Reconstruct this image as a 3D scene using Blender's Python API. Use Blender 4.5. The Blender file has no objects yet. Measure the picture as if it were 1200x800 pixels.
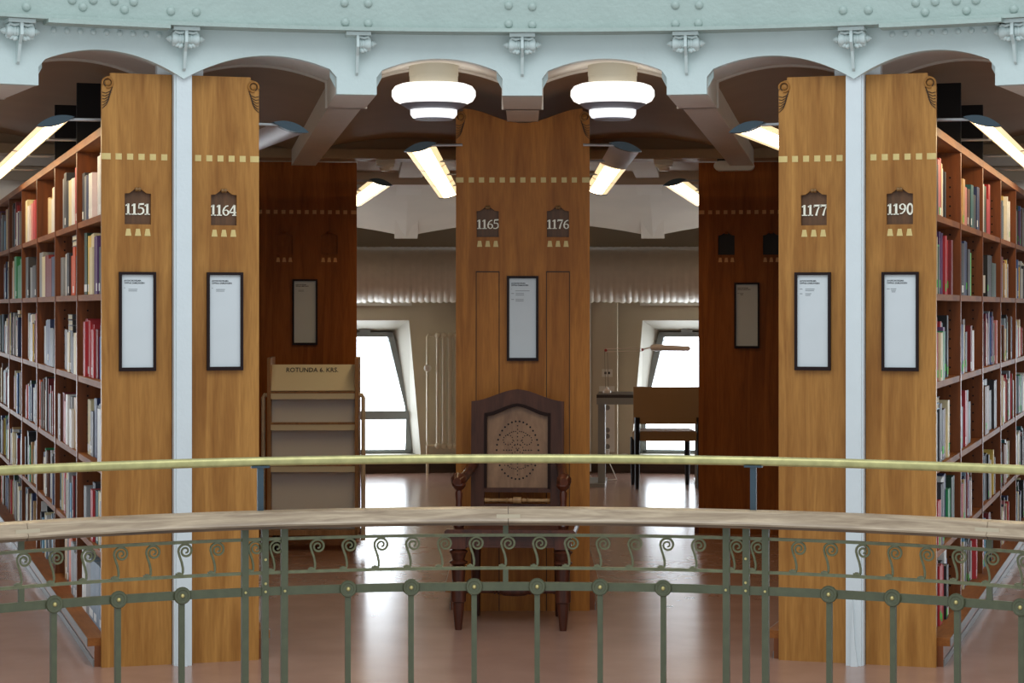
import bpy, bmesh, math, random
from math import sin, cos, tan, pi, radians as R, degrees, atan2, sqrt
from mathutils import Vector, Matrix
random.seed(7)
SC = bpy.context.scene
C = SC.collection

# ------------------------------------------------------------------ camera
cam = bpy.data.objects.new('camera', bpy.data.cameras.new('camera')); C.objects.link(cam)
cam.location = (0, 0, 1.52); cam.rotation_euler = (R(90), 0, 0)
cam.data.sensor_width = 36; cam.data.lens = 75.0
cam.data.shift_x = -8/1200; cam.data.shift_y = -40/1200
cam.data.clip_end = 200
SC.camera = cam
# ------------------------------------------------------------------ world, daylight, exposure
W = bpy.data.worlds.new('world'); SC.world = W; W.use_nodes = True
bgn = W.node_tree.nodes['Background']
bgn.inputs[0].default_value = (0.84, 0.93, 1.0, 1); bgn.inputs[1].default_value = 0.86
YC = 4.49                                  # centre of the round light well
sky = bpy.data.lights.new('skylight', 'AREA'); sky.shape = 'DISK'; sky.size = 5.0; sky.energy = 200
sky.color = (0.88, 0.96, 1.0)
so = bpy.data.objects.new('skylight', sky); C.objects.link(so); so.location = (0, YC-0.4, 6.6)
SC.view_settings.view_transform = 'Standard'; SC.view_settings.look = 'None'
SC.view_settings.gamma = 1; SC.view_settings.use_curve_mapping = False
SC.view_settings.exposure = 0.12
SC.cycles.use_denoising = True
SC.cycles.max_bounces = 7

# ------------------------------------------------------------------ materials
def srgb(r, g, b):
    f = lambda c: (c/255/12.92) if c/255 <= .04045 else ((c/255+.055)/1.055)**2.4
    return (f(r), f(g), f(b), 1)
def new_mat(name):
    m = bpy.data.materials.new(name); m.use_nodes = True
    return m, m.node_tree, m.node_tree.nodes['Principled BSDF']
def plain(name, col, rough=.5, metal=0, var=0.0, vscale=20, bump=0.0, bscale=60, spec=.5):
    m, t, b = new_mat(name); col = srgb(*col)
    b.inputs['Base Color'].default_value = col; b.inputs['Roughness'].default_value = rough
    b.inputs['Metallic'].default_value = metal; b.inputs['Specular IOR Level'].default_value = spec
    tc = t.nodes.new('ShaderNodeTexCoord')
    if var:
        n = t.nodes.new('ShaderNodeTexNoise'); n.inputs['Scale'].default_value = vscale; n.inputs['Detail'].default_value = 5
        t.links.new(tc.outputs['Object'], n.inputs['Vector'])
        r = t.nodes.new('ShaderNodeValToRGB')
        r.color_ramp.elements[0].position = .3; r.color_ramp.elements[1].position = .7
        r.color_ramp.elements[0].color = tuple(c*(1-var) for c in col[:3])+(1,)
        r.color_ramp.elements[1].color = tuple(min(1, c*(1+var)) for c in col[:3])+(1,)
        t.links.new(n.outputs['Fac'], r.inputs['Fac']); t.links.new(r.outputs['Color'], b.inputs['Base Color'])
    if bump:
        n2 = t.nodes.new('ShaderNodeTexNoise'); n2.inputs['Scale'].default_value = bscale; n2.inputs['Detail'].default_value = 4
        t.links.new(tc.outputs['Object'], n2.inputs['Vector'])
        bp = t.nodes.new('ShaderNodeBump'); bp.inputs['Strength'].default_value = bump; bp.inputs['Distance'].default_value = .01
        t.links.new(n2.outputs['Fac'], bp.inputs['Height']); t.links.new(bp.outputs['Normal'], b.inputs['Normal'])
    return m
def wood(name, dark, light, rough=.4, sc=(14, 14, 1.1), fine=.25, spec=.4):
    """grain along local z (sc stretches it); two noises: broad figure and fine pores"""
    m, t, b = new_mat(name)
    tc = t.nodes.new('ShaderNodeTexCoord'); mp = t.nodes.new('ShaderNodeMapping'); mp.inputs['Scale'].default_value = sc
    t.links.new(tc.outputs['Object'], mp.inputs['Vector'])
    n = t.nodes.new('ShaderNodeTexNoise'); n.inputs['Scale'].default_value = 1.0; n.inputs['Detail'].default_value = 4; n.inputs['Distortion'].default_value = 1.4
    t.links.new(mp.outputs['Vector'], n.inputs['Vector'])
    r = t.nodes.new('ShaderNodeValToRGB')
    r.color_ramp.elements[0].position = .32; r.color_ramp.elements[1].position = .68
    r.color_ramp.elements[0].color = srgb(*dark); r.color_ramp.elements[1].color = srgb(*light)
    t.links.new(n.outputs['Fac'], r.inputs['Fac'])
    mp2 = t.nodes.new('ShaderNodeMapping'); mp2.inputs['Scale'].default_value = tuple(s*9 for s in sc)
    t.links.new(tc.outputs['Object'], mp2.inputs['Vector'])
    n2 = t.nodes.new('ShaderNodeTexNoise'); n2.inputs['Scale'].default_value = 1.0; n2.inputs['Detail'].default_value = 3
    t.links.new(mp2.outputs['Vector'], n2.inputs['Vector'])
    mx = t.nodes.new('ShaderNodeMix'); mx.data_type = 'RGBA'; mx.blend_type = 'MULTIPLY'; mx.inputs[0].default_value = fine
    r2 = t.nodes.new('ShaderNodeValToRGB'); r2.color_ramp.elements[0].position = .35; r2.color_ramp.elements[1].position = .6
    r2.color_ramp.elements[0].color = (.45, .4, .35, 1)
    t.links.new(n2.outputs['Fac'], r2.inputs['Fac'])
    t.links.new(r.outputs['Color'], mx.inputs[6]); t.links.new(r2.outputs['Color'], mx.inputs[7])
    t.links.new(mx.outputs[2], b.inputs['Base Color'])
    b.inputs['Roughness'].default_value = rough; b.inputs['Specular IOR Level'].default_value = spec
    return m
def emit(name, col, strength, base=(240, 240, 235)):
    m, t, b = new_mat(name)
    b.inputs['Base Color'].default_value = srgb(*base); b.inputs['Roughness'].default_value = .4
    b.inputs['Emission Color'].default_value = srgb(*col); b.inputs['Emission Strength'].default_value = strength
    return m
M = {}
M['oak'] = wood('honey_wood', (148, 97, 42), (184, 131, 66), rough=.42, spec=.25)
M['oak_mid'] = wood('honey_wood_centre', (150, 90, 32), (186, 120, 50), rough=.42, spec=.22)
M['red_wood'] = wood('dark_red_wood', (134, 74, 26), (168, 98, 38), rough=.5, spec=.15)
M['shelf'] = wood('shelf_wood', (122, 70, 32), (154, 96, 48), rough=.55, spec=.15, sc=(10, 1.2, 14))
M['shelf_up'] = wood('upright_wood', (100, 52, 20), (132, 72, 30), rough=.4)
M['shelf_red'] = wood('shelf_red_wood', (80, 40, 20), (110, 56, 28), rough=.45, sc=(10, 1.2, 14))
M['niche'] = wood('niche_wood', (84, 54, 28), (112, 74, 42), rough=.5)
M['niche_black'] = plain('niche_black', (26, 22, 20), .6)
M['inlay'] = wood('pale_inlay', (206, 180, 112), (226, 204, 140), rough=.4, fine=.1)
M['inlay_dim'] = wood('dim_inlay', (206, 146, 74), (222, 164, 90), rough=.4, fine=.1)
M['carve'] = wood('carved_wood', (112, 78, 40), (150, 110, 60), rough=.45)
M['groove'] = plain('carving_groove', (60, 40, 22), .7)
M['digit'] = plain('ivory_digits', (244, 240, 220), .4)
M['black_board'] = plain('black_felt_board', (22, 18, 16), .9)
M['kick_sheen'] = plain('grey_kick_and_sky_sheen', (110, 108, 106), .45, spec=.3)  # kick grey, also the painted sky reflection along the plinth edge
M['frame'] = plain('notice_frame', (30, 14, 14), .5, spec=.2)
M['paper'] = plain('notice_paper', (208, 214, 216), .7, var=.02, vscale=9)
M['ink'] = plain('ink', (48, 48, 52), .8)
M['ink_pale'] = plain('pale_ink', (140, 145, 148), .8)
M['girder'] = plain('girder_paint', (164, 180, 173), .42, var=.05, vscale=6, bump=.35, bscale=45)
M['fascia'] = plain('pale_blue_paint', (200, 214, 212), .48, var=.03, vscale=7, bump=.2, bscale=35)
M['soffit'] = plain('soffit_paint', (222, 214, 202), .6, var=.03)
M['vault'] = plain('vault_plaster', (160, 134, 104), .8, var=.05, vscale=3)
M['beam_tan'] = plain('tan_beam_paint', (176, 150, 116), .6, var=.04)
M['attic'] = plain('attic_plaster', (214, 202, 182), .8, var=.03, vscale=3)
M['wall'] = plain('wall_plaster', (196, 184, 160), .8, var=.03, vscale=4)
M['wall_lit'] = plain('reveal_paint', (186, 182, 168), .6)
M['column'] = plain('column_paint', (216, 224, 226), .42, var=.02, vscale=8, bump=.1)
M['winframe'] = plain('window_frame_paint', (150, 158, 160), .5)
M['pane'] = emit('frosted_daylight_pane', (236, 246, 255), 6.5)
M['skirt'] = wood('dark_skirting', (64, 48, 36), (86, 66, 50), rough=.4, sc=(1.5, 10, 14))
M['duct'] = plain('foil_wrapped_duct', (214, 204, 186), .42, var=.04, vscale=14, bump=.3, bscale=18)
M['radiator'] = plain('cream_radiator_enamel', (206, 194, 166), .4)
M['white_pl'] = plain('white_plastic', (222, 218, 206), .4)
M['iron'] = plain('green_iron_paint', (76, 78, 54), .5, var=.12, vscale=30)
M['iron_lt'] = plain('worn_green_iron', (98, 98, 68), .4, var=.2, vscale=40)
M['brass'] = plain('worn_brass', (176, 168, 114), .36, .55, var=.15, vscale=30)
M['bolt'] = plain('brass_bolt', (196, 180, 120), .35, .7)
M['bluesteel'] = plain('dark_blue_steel', (44, 62, 72), .4)
M['rail'] = wood('weathered_handrail', (140, 118, 94), (188, 166, 138), rough=.35, sc=(3, 3, 40), fine=.2, spec=.6)
M['rail_patch'] = plain('handrail_patch', (180, 164, 138), .5)
M['rail_dark'] = wood('dark_rail_moulding', (74, 54, 36), (110, 82, 54), rough=.4, sc=(3, 3, 40))
M['chairwood'] = wood('dark_chair_wood', (58, 28, 18), (92, 46, 28), rough=.3, sc=(16, 16, 2), spec=.4)
M['chairframe'] = wood('worn_brown_frame', (58, 30, 18), (88, 50, 32), rough=.42, sc=(16, 16, 2), spec=.25)
M['chairpanel'] = wood('worn_grey_brown_panel', (118, 82, 54), (150, 110, 76), rough=.35, sc=(9, 9, 2.5), fine=.2)
M['bead'] = plain('dark_bead', (36, 18, 11), .5, spec=.12)
M['hole'] = plain('hole_black', (12, 9, 8), .9)
M['ply'] = wood('plywood_edge', (150, 108, 66), (182, 138, 90), rough=.5)
M['cream_lam'] = plain('cream_laminate', (232, 220, 186), .5)
M['grey_lam'] = plain('pale_grey_laminate', (240, 238, 230), .5)
M['cream_tube'] = plain('cream_steel_tube', (222, 200, 168), .35)
M['rubber'] = plain('black_rubber', (20, 18, 18), .7)
M['brownfab'] = plain('brown_upholstery', (156, 122, 86), .85, bump=.2, bscale=200)
M['blackwood'] = plain('black_wood', (18, 18, 22), .4)
M['desk'] = plain('dark_desk_top', (58, 46, 38), .35)
M['steel'] = plain('grey_steel', (150, 148, 142), .35, .4)
M['red'] = plain('red_plastic', (170, 40, 30), .5)
M['socket'] = plain('dark_socket', (40, 38, 36), .6)
M['lamp_pink'] = plain('beige_lamp_head', (232, 214, 200), .4)
M['tube'] = emit('fluorescent_diffuser', (255, 226, 176), 11.0)
M['lamp_arm'] = plain('beige_lamp_arm', (132, 120, 104), .7, spec=.1)
M['tube_edge'] = emit('fluorescent_diffuser_edge', (255, 222, 168), 1.0)
M['tube_off'] = plain('unlit_diffuser', (196, 192, 200), .4)
M['alu'] = plain('aluminium_housing', (168, 164, 166), .35, .5)
M['cap'] = plain('blue_grey_end_cap', (52, 74, 86), .4)
M['rod'] = plain('chrome_rod', (190, 196, 200), .3, .7)
M['opal'] = emit('opal_glass', (255, 252, 246), 1.15)
M['opal_cup'] = emit('opal_cup', (250, 252, 255), 1.0)
M['lampneck'] = plain('cream_lamp_neck', (206, 200, 182), .5)
M['reflector'] = plain('grey_reflector', (120, 120, 130), .4)
M['leafpage'] = plain('book_pages', (226, 216, 190), .8)
M['label_w'] = plain('white_spine_label', (236, 238, 236), .6)
M['label_g'] = plain('green_spine_label', (60, 190, 50), .6)

def floor_mat():
    m, t, b = new_mat('brown_linoleum')
    tc = t.nodes.new('ShaderNodeTexCoord')
    n = t.nodes.new('ShaderNodeTexNoise'); n.inputs['Scale'].default_value = 3; n.inputs['Detail'].default_value = 8
    t.links.new(tc.outputs['Object'], n.inputs['Vector'])
    r = t.nodes.new('ShaderNodeValToRGB'); r.color_ramp.elements[0].position = .3; r.color_ramp.elements[1].position = .72
    r.color_ramp.elements[0].color = srgb(156, 120, 104); r.color_ramp.elements[1].color = srgb(168, 132, 115)
    t.links.new(n.outputs['Fac'], r.inputs['Fac']); t.links.new(r.outputs['Color'], b.inputs['Base Color'])
    n3 = t.nodes.new('ShaderNodeTexNoise'); n3.inputs['Scale'].default_value = 9; n3.inputs['Detail'].default_value = 6
    t.links.new(tc.outputs['Object'], n3.inputs['Vector'])
    mr = t.nodes.new('ShaderNodeMapRange'); mr.inputs[3].default_value = .17; mr.inputs[4].default_value = .24
    t.links.new(n3.outputs['Fac'], mr.inputs[0]); t.links.new(mr.outputs[0], b.inputs['Roughness'])
    bp = t.nodes.new('ShaderNodeBump'); bp.inputs['Strength'].default_value = .02; bp.inputs['Distance'].default_value = .01
    n2 = t.nodes.new('ShaderNodeTexNoise'); n2.inputs['Scale'].default_value = 2.2
    t.links.new(tc.outputs['Object'], n2.inputs['Vector']); t.links.new(n2.outputs['Fac'], bp.inputs['Height'])
    t.links.new(bp.outputs['Normal'], b.inputs['Normal'])
    b.inputs['Specular IOR Level'].default_value = .5
    return m
M['floor'] = floor_mat()

# ------------------------------------------------------------------ mesh helpers
class MB:
    def __init__(s): s.v = []; s.f = []; s.mi = []; s.cur = 0
    def add(s, vs, fs):
        n = len(s.v); s.v += [tuple(p) for p in vs]; s.f += [tuple(i+n for i in f) for f in fs]; s.mi += [s.cur]*len(fs); return s
    def box(s, x0, x1, y0, y1, z0, z1):
        return s.add([(x0,y0,z0),(x1,y0,z0),(x1,y1,z0),(x0,y1,z0),(x0,y0,z1),(x1,y0,z1),(x1,y1,z1),(x0,y1,z1)],
                     [(0,3,2,1),(4,5,6,7),(0,1,5,4),(1,2,6,5),(2,3,7,6),(3,0,4,7)])
    def prism(s, poly, y0, y1, close=True):
        """poly: (x,z) seen from -y, extruded y0..y1"""
        a = sum(poly[i][0]*poly[(i+1)%len(poly)][1]-poly[(i+1)%len(poly)][0]*poly[i][1] for i in range(len(poly)))
        if a < 0: poly = poly[::-1]
        n = len(poly)
        vs = [(x, y0, z) for x, z in poly]+[(x, y1, z) for x, z in poly]
        fs = [tuple(range(n)), tuple(range(2*n-1, n-1, -1))]+[(i, n+i, n+(i+1)%n, (i+1)%n) for i in range(n)]
        return s.add(vs, fs)
    def tube(s, pts, r, n=8, caps=True):
        pts = [Vector(p) for p in pts]; rs = r if isinstance(r, (list, tuple)) else [r]*len(pts)
        vs = []; up = None
        for i, p in enumerate(pts):
            d = (pts[min(i+1, len(pts)-1)]-pts[max(i-1, 0)]).normalized()
            if up is None:
                up = Vector((0, 0, 1)) if abs(d.z) < .9 else Vector((1, 0, 0))
            u = (up-d*up.dot(d)).normalized(); w = d.cross(u); up = u
            for k in range(n):
                a = 2*pi*k/n; vs.append(p+(u*cos(a)+w*sin(a))*rs[i])
        m = len(pts); fs = []
        for i in range(m-1):
            for k in range(n):
                fs.append((i*n+k, i*n+(k+1)%n, (i+1)*n+(k+1)%n, (i+1)*n+k))
        if caps: fs += [tuple(range(n-1, -1, -1)), tuple(range((m-1)*n, m*n))]
        return s.add(vs, fs)
    def lathe(s, prof, cx=0, cy=0, n=16):
        """prof: (r,z) bottom to top about a vertical axis"""
        vs = []
        for r, z in prof:
            for k in range(n):
                a = 2*pi*k/n; vs.append((cx+r*cos(a), cy+r*sin(a), z))
        fs = []
        for i in range(len(prof)-1):
            for k in range(n): fs.append((i*n+k, i*n+(k+1)%n, (i+1)*n+(k+1)%n, (i+1)*n+k))
        fs += [tuple(range(n-1, -1, -1)), tuple(range((len(prof)-1)*n, len(prof)*n))]
        return s.add(vs, fs)
    def lathe_dir(s, prof, p0, d, n=12):
        """prof: (r,t) turned about the axis from p0 along d"""
        p0 = Vector(p0); d = Vector(d).normalized()
        u = d.cross(Vector((0, 0, 1)) if abs(d.z) < .9 else Vector((1, 0, 0))).normalized(); w = d.cross(u)
        vs = []
        for r, t in prof:
            for k in range(n):
                a = 2*pi*k/n; vs.append(p0+d*t+(u*cos(a)+w*sin(a))*r)
        fs = []
        for i in range(len(prof)-1):
            for k in range(n): fs.append((i*n+k, i*n+(k+1)%n, (i+1)*n+(k+1)%n, (i+1)*n+k))
        fs += [tuple(range(n-1, -1, -1)), tuple(range((len(prof)-1)*n, len(prof)*n))]
        return s.add(vs, fs)
    def sweep_arc(s, prof, a0, a1, n, cy=0):
        """prof: closed list of (r,z); swept over azimuth a0..a1 (deg)"""
        vs = []; m = len(prof)
        for i in range(n+1):
            a = R(a0+(a1-a0)*i/n)
            for r, z in prof: vs.append((r*sin(a), cy+r*cos(a), z))
        fs = []
        for i in range(n):
            for k in range(m): fs.append((i*m+k, i*m+(k+1)%m, (i+1)*m+(k+1)%m, (i+1)*m+k))
        fs += [tuple(range(m)), tuple(range((n+1)*m-1, n*m-1, -1))]
        return s.add(vs, fs)
    def xform(s, mat):
        s.v = [tuple(mat @ Vector(p)) for p in s.v]; return s
    def mesh(s, name, mats, smooth=False):
        me = bpy.data.meshes.new(name); me.from_pydata(s.v, [], s.f)
        mats = mats if isinstance(mats, (list, tuple)) else [mats]
        for m in mats: me.materials.append(m)
        if len(mats) > 1: me.polygons.foreach_set('material_index', s.mi)
        bm = bmesh.new(); bm.from_mesh(me); bmesh.ops.recalc_face_normals(bm, faces=bm.faces); bm.to_mesh(me); bm.free()
        if smooth:
            me.polygons.foreach_set('use_smooth', [True]*len(me.polygons))
            try: me.set_sharp_from_angle(angle=R(40))
            except Exception: pass
        me.update(); return me
    def build(s, name, mats, parent=None, smooth=False, loc=None, rot=None):
        o = bpy.data.objects.new(name, s.mesh(name, mats, smooth)); C.objects.link(o)
        if parent: o.parent = parent
        if loc: o.location = loc
        if rot: o.rotation_euler = rot
        return o
def link(name, me, parent=None, loc=(0, 0, 0), rot=(0, 0, 0)):
    o = bpy.data.objects.new(name, me); C.objects.link(o); o.parent = parent; o.location = loc; o.rotation_euler = rot
    return o
def tag(o, label=None, cat=None, group=None, kind=None):
    if label: o['label'] = label
    if cat: o['category'] = cat
    if group: o['group'] = group
    if kind: o['kind'] = kind
    return o
def empty(name, loc=(0, 0, 0), rz=0):
    o = bpy.data.objects.new(name, None); C.objects.link(o); o.location = loc; o.rotation_euler = (0, 0, rz); o.empty_display_size = .1
    return o
def struct(o, label=None): o['kind'] = 'structure'; (label and o.__setitem__('label', label)); return o
def pol(az, r, z=0): a = R(az); return (r*sin(a), YC+r*cos(a), z)
def text_mesh(name, body, size, mat, parent, loc, bold=0.0, align='LEFT'):
    cu = bpy.data.curves.new(name, 'FONT'); cu.body = body; cu.size = size; cu.offset = bold; cu.align_x = align; cu.extrude = .0004
    cu.resolution_u = 2
    o = bpy.data.objects.new(name, cu); C.objects.link(o)
    dg = bpy.context.evaluated_depsgraph_get()
    me = bpy.data.meshes.new_from_object(o.evaluated_get(dg)); bpy.data.objects.remove(o); bpy.data.curves.remove(cu)
    me.materials.clear(); me.materials.append(mat); me.name = name
    return link(name, me, parent, loc, (R(90), 0, 0))

# ------------------------------------------------------------------ the building
R_F = 4.83          # radius of the end panels
R_A = 4.755         # radius of the arched front above them
def zf(z): return 1.52+(z-1.52)*.9915
COL = 17.35         # azimuth of the two columns
RIBS = [-25.7, -17.35, -8.45, 0.18, 8.75, 17.35, 25.5]
AEND = 44
b = MB(); b.sweep_arc([(2.45, 0), (15.4, 0), (15.4, -.25), (2.45, -.25)], -72, 72, 144, YC)
struct(b.build('floor', M['floor']))
# upper girder with a bottom flange
g = MB(); g.sweep_arc([(4.665, 2.712), (4.665, 3.5), (4.95, 3.5), (4.95, 2.712)], -AEND, AEND, 72, YC)
girder = struct(g.build('trim_1', M['girder'], smooth=True))
f = MB(); f.sweep_arc([(4.64, 2.698), (4.64, 2.714), (4.95, 2.714), (4.95, 2.698)], -AEND, AEND, 72, YC); f.build('flange', M['girder'], girder, True)
for a0, a1 in ((-24.5, -18.26), (18.87, 25.1)):
    f = MB(); f.sweep_arc([(4.625, 2.682), (4.625, 2.700), (4.725, 2.700), (4.725, 2.682)], a0, a1, 12, YC); f.build('cover_plate', M['girder'], girder)
rv = MB(); rv.lathe([(.019, 0), (.0185, .004), (.015, .010), (.008, .0135), (.002, .0145)], n=12); rvm = rv.mesh('rivet', M['girder'], True)
RIV = [(-25.5,2.755),(-22.66,2.768),(-21.07,2.8),(-20.08,2.8),(-22.14,2.799),(-23.2,2.794),(-20.55,2.766),(-18.18,2.768),(-16.87,2.769),
 (-9.17,2.828),(-7.93,2.828),(-9.13,2.745),(-7.93,2.742),(-.54,2.825),(.71,2.82),(-.54,2.746),(.71,2.742),(8.24,2.82),(9.48,2.818),(8.24,2.74),(9.44,2.741),
 (16.96,2.776),(18.26,2.772),(20.68,2.794),(21.67,2.794),(22.74,2.793),(23.73,2.791),(21.16,2.753),(23.26,2.751),(25.63,2.745)]
for a, z in RIV: link('rivet', rvm, girder, pol(a, 4.666, zf(z)), (R(90), 0, -R(a)))
# small rivets under the cover plates
rs = MB(); rs.lathe([(.013, 0), (.012, .004), (.006, .008), (.001, .009)], n=10); rsm = rs.mesh('small_rivet', M['fascia'], True)
for a0, a1 in ((-23.9, -18.6), (19.3, 24.6)):
    for i in range(9): link('small_rivet', rsm, girder, pol(a0+(a1-a0)*i/8, 4.754, zf(2.678)), (R(90), 0, -R(a0+(a1-a0)*i/8)))

# arched front: one strip per bay, arches cut by the drop blocks at the ribs without columns
def arch(t, base=2.495, rise=.11): return base+rise*(1-(2*t-1)**2)
BLK = 1.04
fas = MB(); bott = []
def bay_edges(i):
    a0, a1 = RIBS[i], RIBS[i+1]
    col0 = abs(abs(a0)-COL) < .1; col1 = abs(abs(a1)-COL) < .1
    return a0, a1, (a0 if col0 else a0+BLK), (a1 if col1 else a1-BLK)
prof = []
for i in range(len(RIBS)-1):
    a0, a1, e0, e1 = bay_edges(i)
    if e0 > a0: prof += [(a0, 2.445), (e0-.0001, 2.445)]
    N = 22
    for k in range(N+1):
        a = e0+(e1-e0)*k/N
        z = arch((a-a0)/(a1-a0))
        if e0 > a0 and k == 0: z -= .022       # soft corner above the block
        if e1 < a1 and k == N: z -= .022
        prof.append((a, z))
    if e1 < a1: prof += [(e1+.0001, 2.445), (a1, 2.445)]
# outer closing bays
prof = [(-AEND, 2.445), (RIBS[0]-BLK-3, 2.57), (RIBS[0]-BLK, 2.52), (RIBS[0]-BLK+.0001, 2.445)]+prof+[(RIBS[-1]+BLK-.0001, 2.445), (RIBS[-1]+BLK, 2.52), (RIBS[-1]+BLK+3, 2.57), (AEND, 2.445)]
vs = []; fs = []
for a, z in prof:
    z = zf(z); vs += [pol(a, R_A, z), pol(a, R_A, 2.712), pol(a, R_A+.05, z), pol(a, R_A+.05, 2.712)]
for i in range(len(prof)-1):
    p, q = 4*i, 4*i+4
    fs += [(p, q, q+1, p+1), (p+2, p+3, q+3, q+2), (p, p+2, q+2, q), (p+1, q+1, q+3, p+3)]
fas.add(vs, fs)
fascia = struct(fas.build('trim_2', M['fascia']))
# soffit ring behind the front, then a lip, then the vaults
def surf(a_list_fn, rs_, name, mat, parent, smooth=True):
    vs = []; fs = []; nr = len(rs_)
    cols = a_list_fn(rs_[0])
    n = len(cols)
    for j, r in enumerate(rs_):
        for a, z in a_list_fn(r): vs.append(pol(a, r, z))
    for j in range(nr-1):
        for i in range(n-1): fs.append((j*n+i, j*n+i+1, (j+1)*n+i+1, (j+1)*n+i))
    m = MB(); m.add(vs, fs); return m.build(name, mat, parent, smooth)
ceiling = struct(empty('ceiling', (0, 0, 0)))
R_S, R_V = 5.45, 9.62
for i in range(len(RIBS)-1):
    a0, a1, e0, e1 = bay_edges(i)
    def sof(r, a0=a0, a1=a1):
        u = (r-R_F)/(R_S-R_F)
        return [(a0+(a1-a0)*k/24, arch(k/24, 2.497+.028*u, .11)) for k in range(25)]
    surf(sof, [R_A+.04, 5.1, R_S], 'soffit', M['soffit'], ceiling)
    lp = MB()
    lp.tube([pol(a0+(a1-a0)*k/24, R_S, arch(k/24, 2.522, .11)) for k in range(25)], .009, 6); lp.build('lip_moulding', M['soffit'], ceiling, True)
    def vlt(r, a0=a0, a1=a1): return [(a0+(a1-a0)*k/24, arch(k/24, 2.535, .105)) for k in range(25)]
    surf(vlt, [R_S, 6.5, 7.5, 8.5, R_V], 'vault', M['vault'], ceiling)
# radial ribs with a two-step end at the front
for a in RIBS:
    if abs(abs(a)-COL) < .1: continue
    ang = -R(a)
    m = MB(); m.box(-.088, .088, R_A+.045, R_S+.02, 2.440, 2.64); m.build('rib_block', M['soffit'], ceiling, loc=(0, YC, 0), rot=(0, 0, ang))
    m = MB(); m.box(-.097, .097, R_S-.02, R_S+.015, 2.440, 2.62); m.build('rib_lip', M['soffit'], ceiling, loc=(0, YC, 0), rot=(0, 0, ang))
    m = MB(); m.box(-.078, .078, R_S+.015, R_V, 2.450, 2.64); m.build('rib', M['soffit'], ceiling, loc=(0, YC, 0), rot=(0, 0, ang))
m = MB(); m.sweep_arc([(R_V, 2.500), (R_V, 2.562), (R_V+.3, 2.562), (R_V+.3, 2.500)], -AEND, AEND, 72, YC); m.build('ring_beam', M['beam_tan'], ceiling, True)
m = MB(); m.sweep_arc([(R_V+.03, 2.56), (R_V+.03, 2.9), (R_V+.2, 2.9), (R_V+.2, 2.56)], -AEND, AEND, 72, YC); m.build('end_arch_wall', M['vault'], ceiling, True)
# roof over everything (floor slab of the storey above)
m = MB(); m.sweep_arc([(4.9, 2.9), (15.5, 2.9), (15.5, 3.0), (4.9, 3.0)], -50, 50, 50, YC); m.build('upper_slab', M['vault'], ceiling)
# outer ceiling: flat ring, second ring beam, sloping attic
m = MB(); m.sweep_arc([(R_V+.2, 2.565), (12.2, 2.565), (12.2, 2.60), (R_V+.2, 2.60)], -AEND, AEND, 72, YC); m.build('outer_ring_ceiling', M['attic'], ceiling, True)
m = MB(); m.sweep_arc([(12.0, 2.465), (12.0, 2.6), (12.25, 2.6), (12.25, 2.465)], -AEND, AEND, 72, YC); m.build('second_ring_beam', M['attic'], ceiling, True)
ARIBS = (-29.5, -21, -12.5, -4.0, 4.75, 13.3, 21.5, 30)
def attic(r, t):
    """vaulted slope between two ribs, higher in mid bay, ending in an open edge above the duct"""
    u = max(0, (r-12.2)/1.75); zl = 2.13+.12*(1-(2*t-1)**2)
    return 2.50-(2.50-zl)*u**1.6
for a0, a1 in zip(ARIBS[:-1], ARIBS[1:]):
    surf(lambda r: [(a0+(a1-a0)*k/16, attic(r, k/16)) for k in range(17)], [12.2, 12.6, 13.0, 13.3, 13.6, 13.95], 'attic_vault', M['attic'], ceiling)
apr = [(12.2, 2.50), (12.9, 2.46), (13.4, 2.36), (14.0, 2.15)]
for a in (-21, -12.5, -4.0, 4.75, 13.3, 21.5):
    m = MB(); poly = [(r, z-.035) for r, z in apr]+[(r, z+.02) for r, z in apr[::-1]]
    vs = [(-.10, r, z) for r, z in poly]+[(.10, r, z) for r, z in poly]; n = len(poly)
    m.add(vs, [tuple(range(n)), tuple(range(2*n-1, n-1, -1))]+[(i, (i+1) % n, n+(i+1) % n, n+i) for i in range(n)])
    m.build('attic_rib', M['attic'], ceiling, loc=(0, YC, 0), rot=(0, 0, -R(a)))
    m = MB(); m.box(-.09, .09, R_V+.3, 12.0, 2.515, 2.57); m.build('outer_rib', M['attic'], ceiling, loc=(0, YC, 0), rot=(0, 0, -R(a)))

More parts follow.
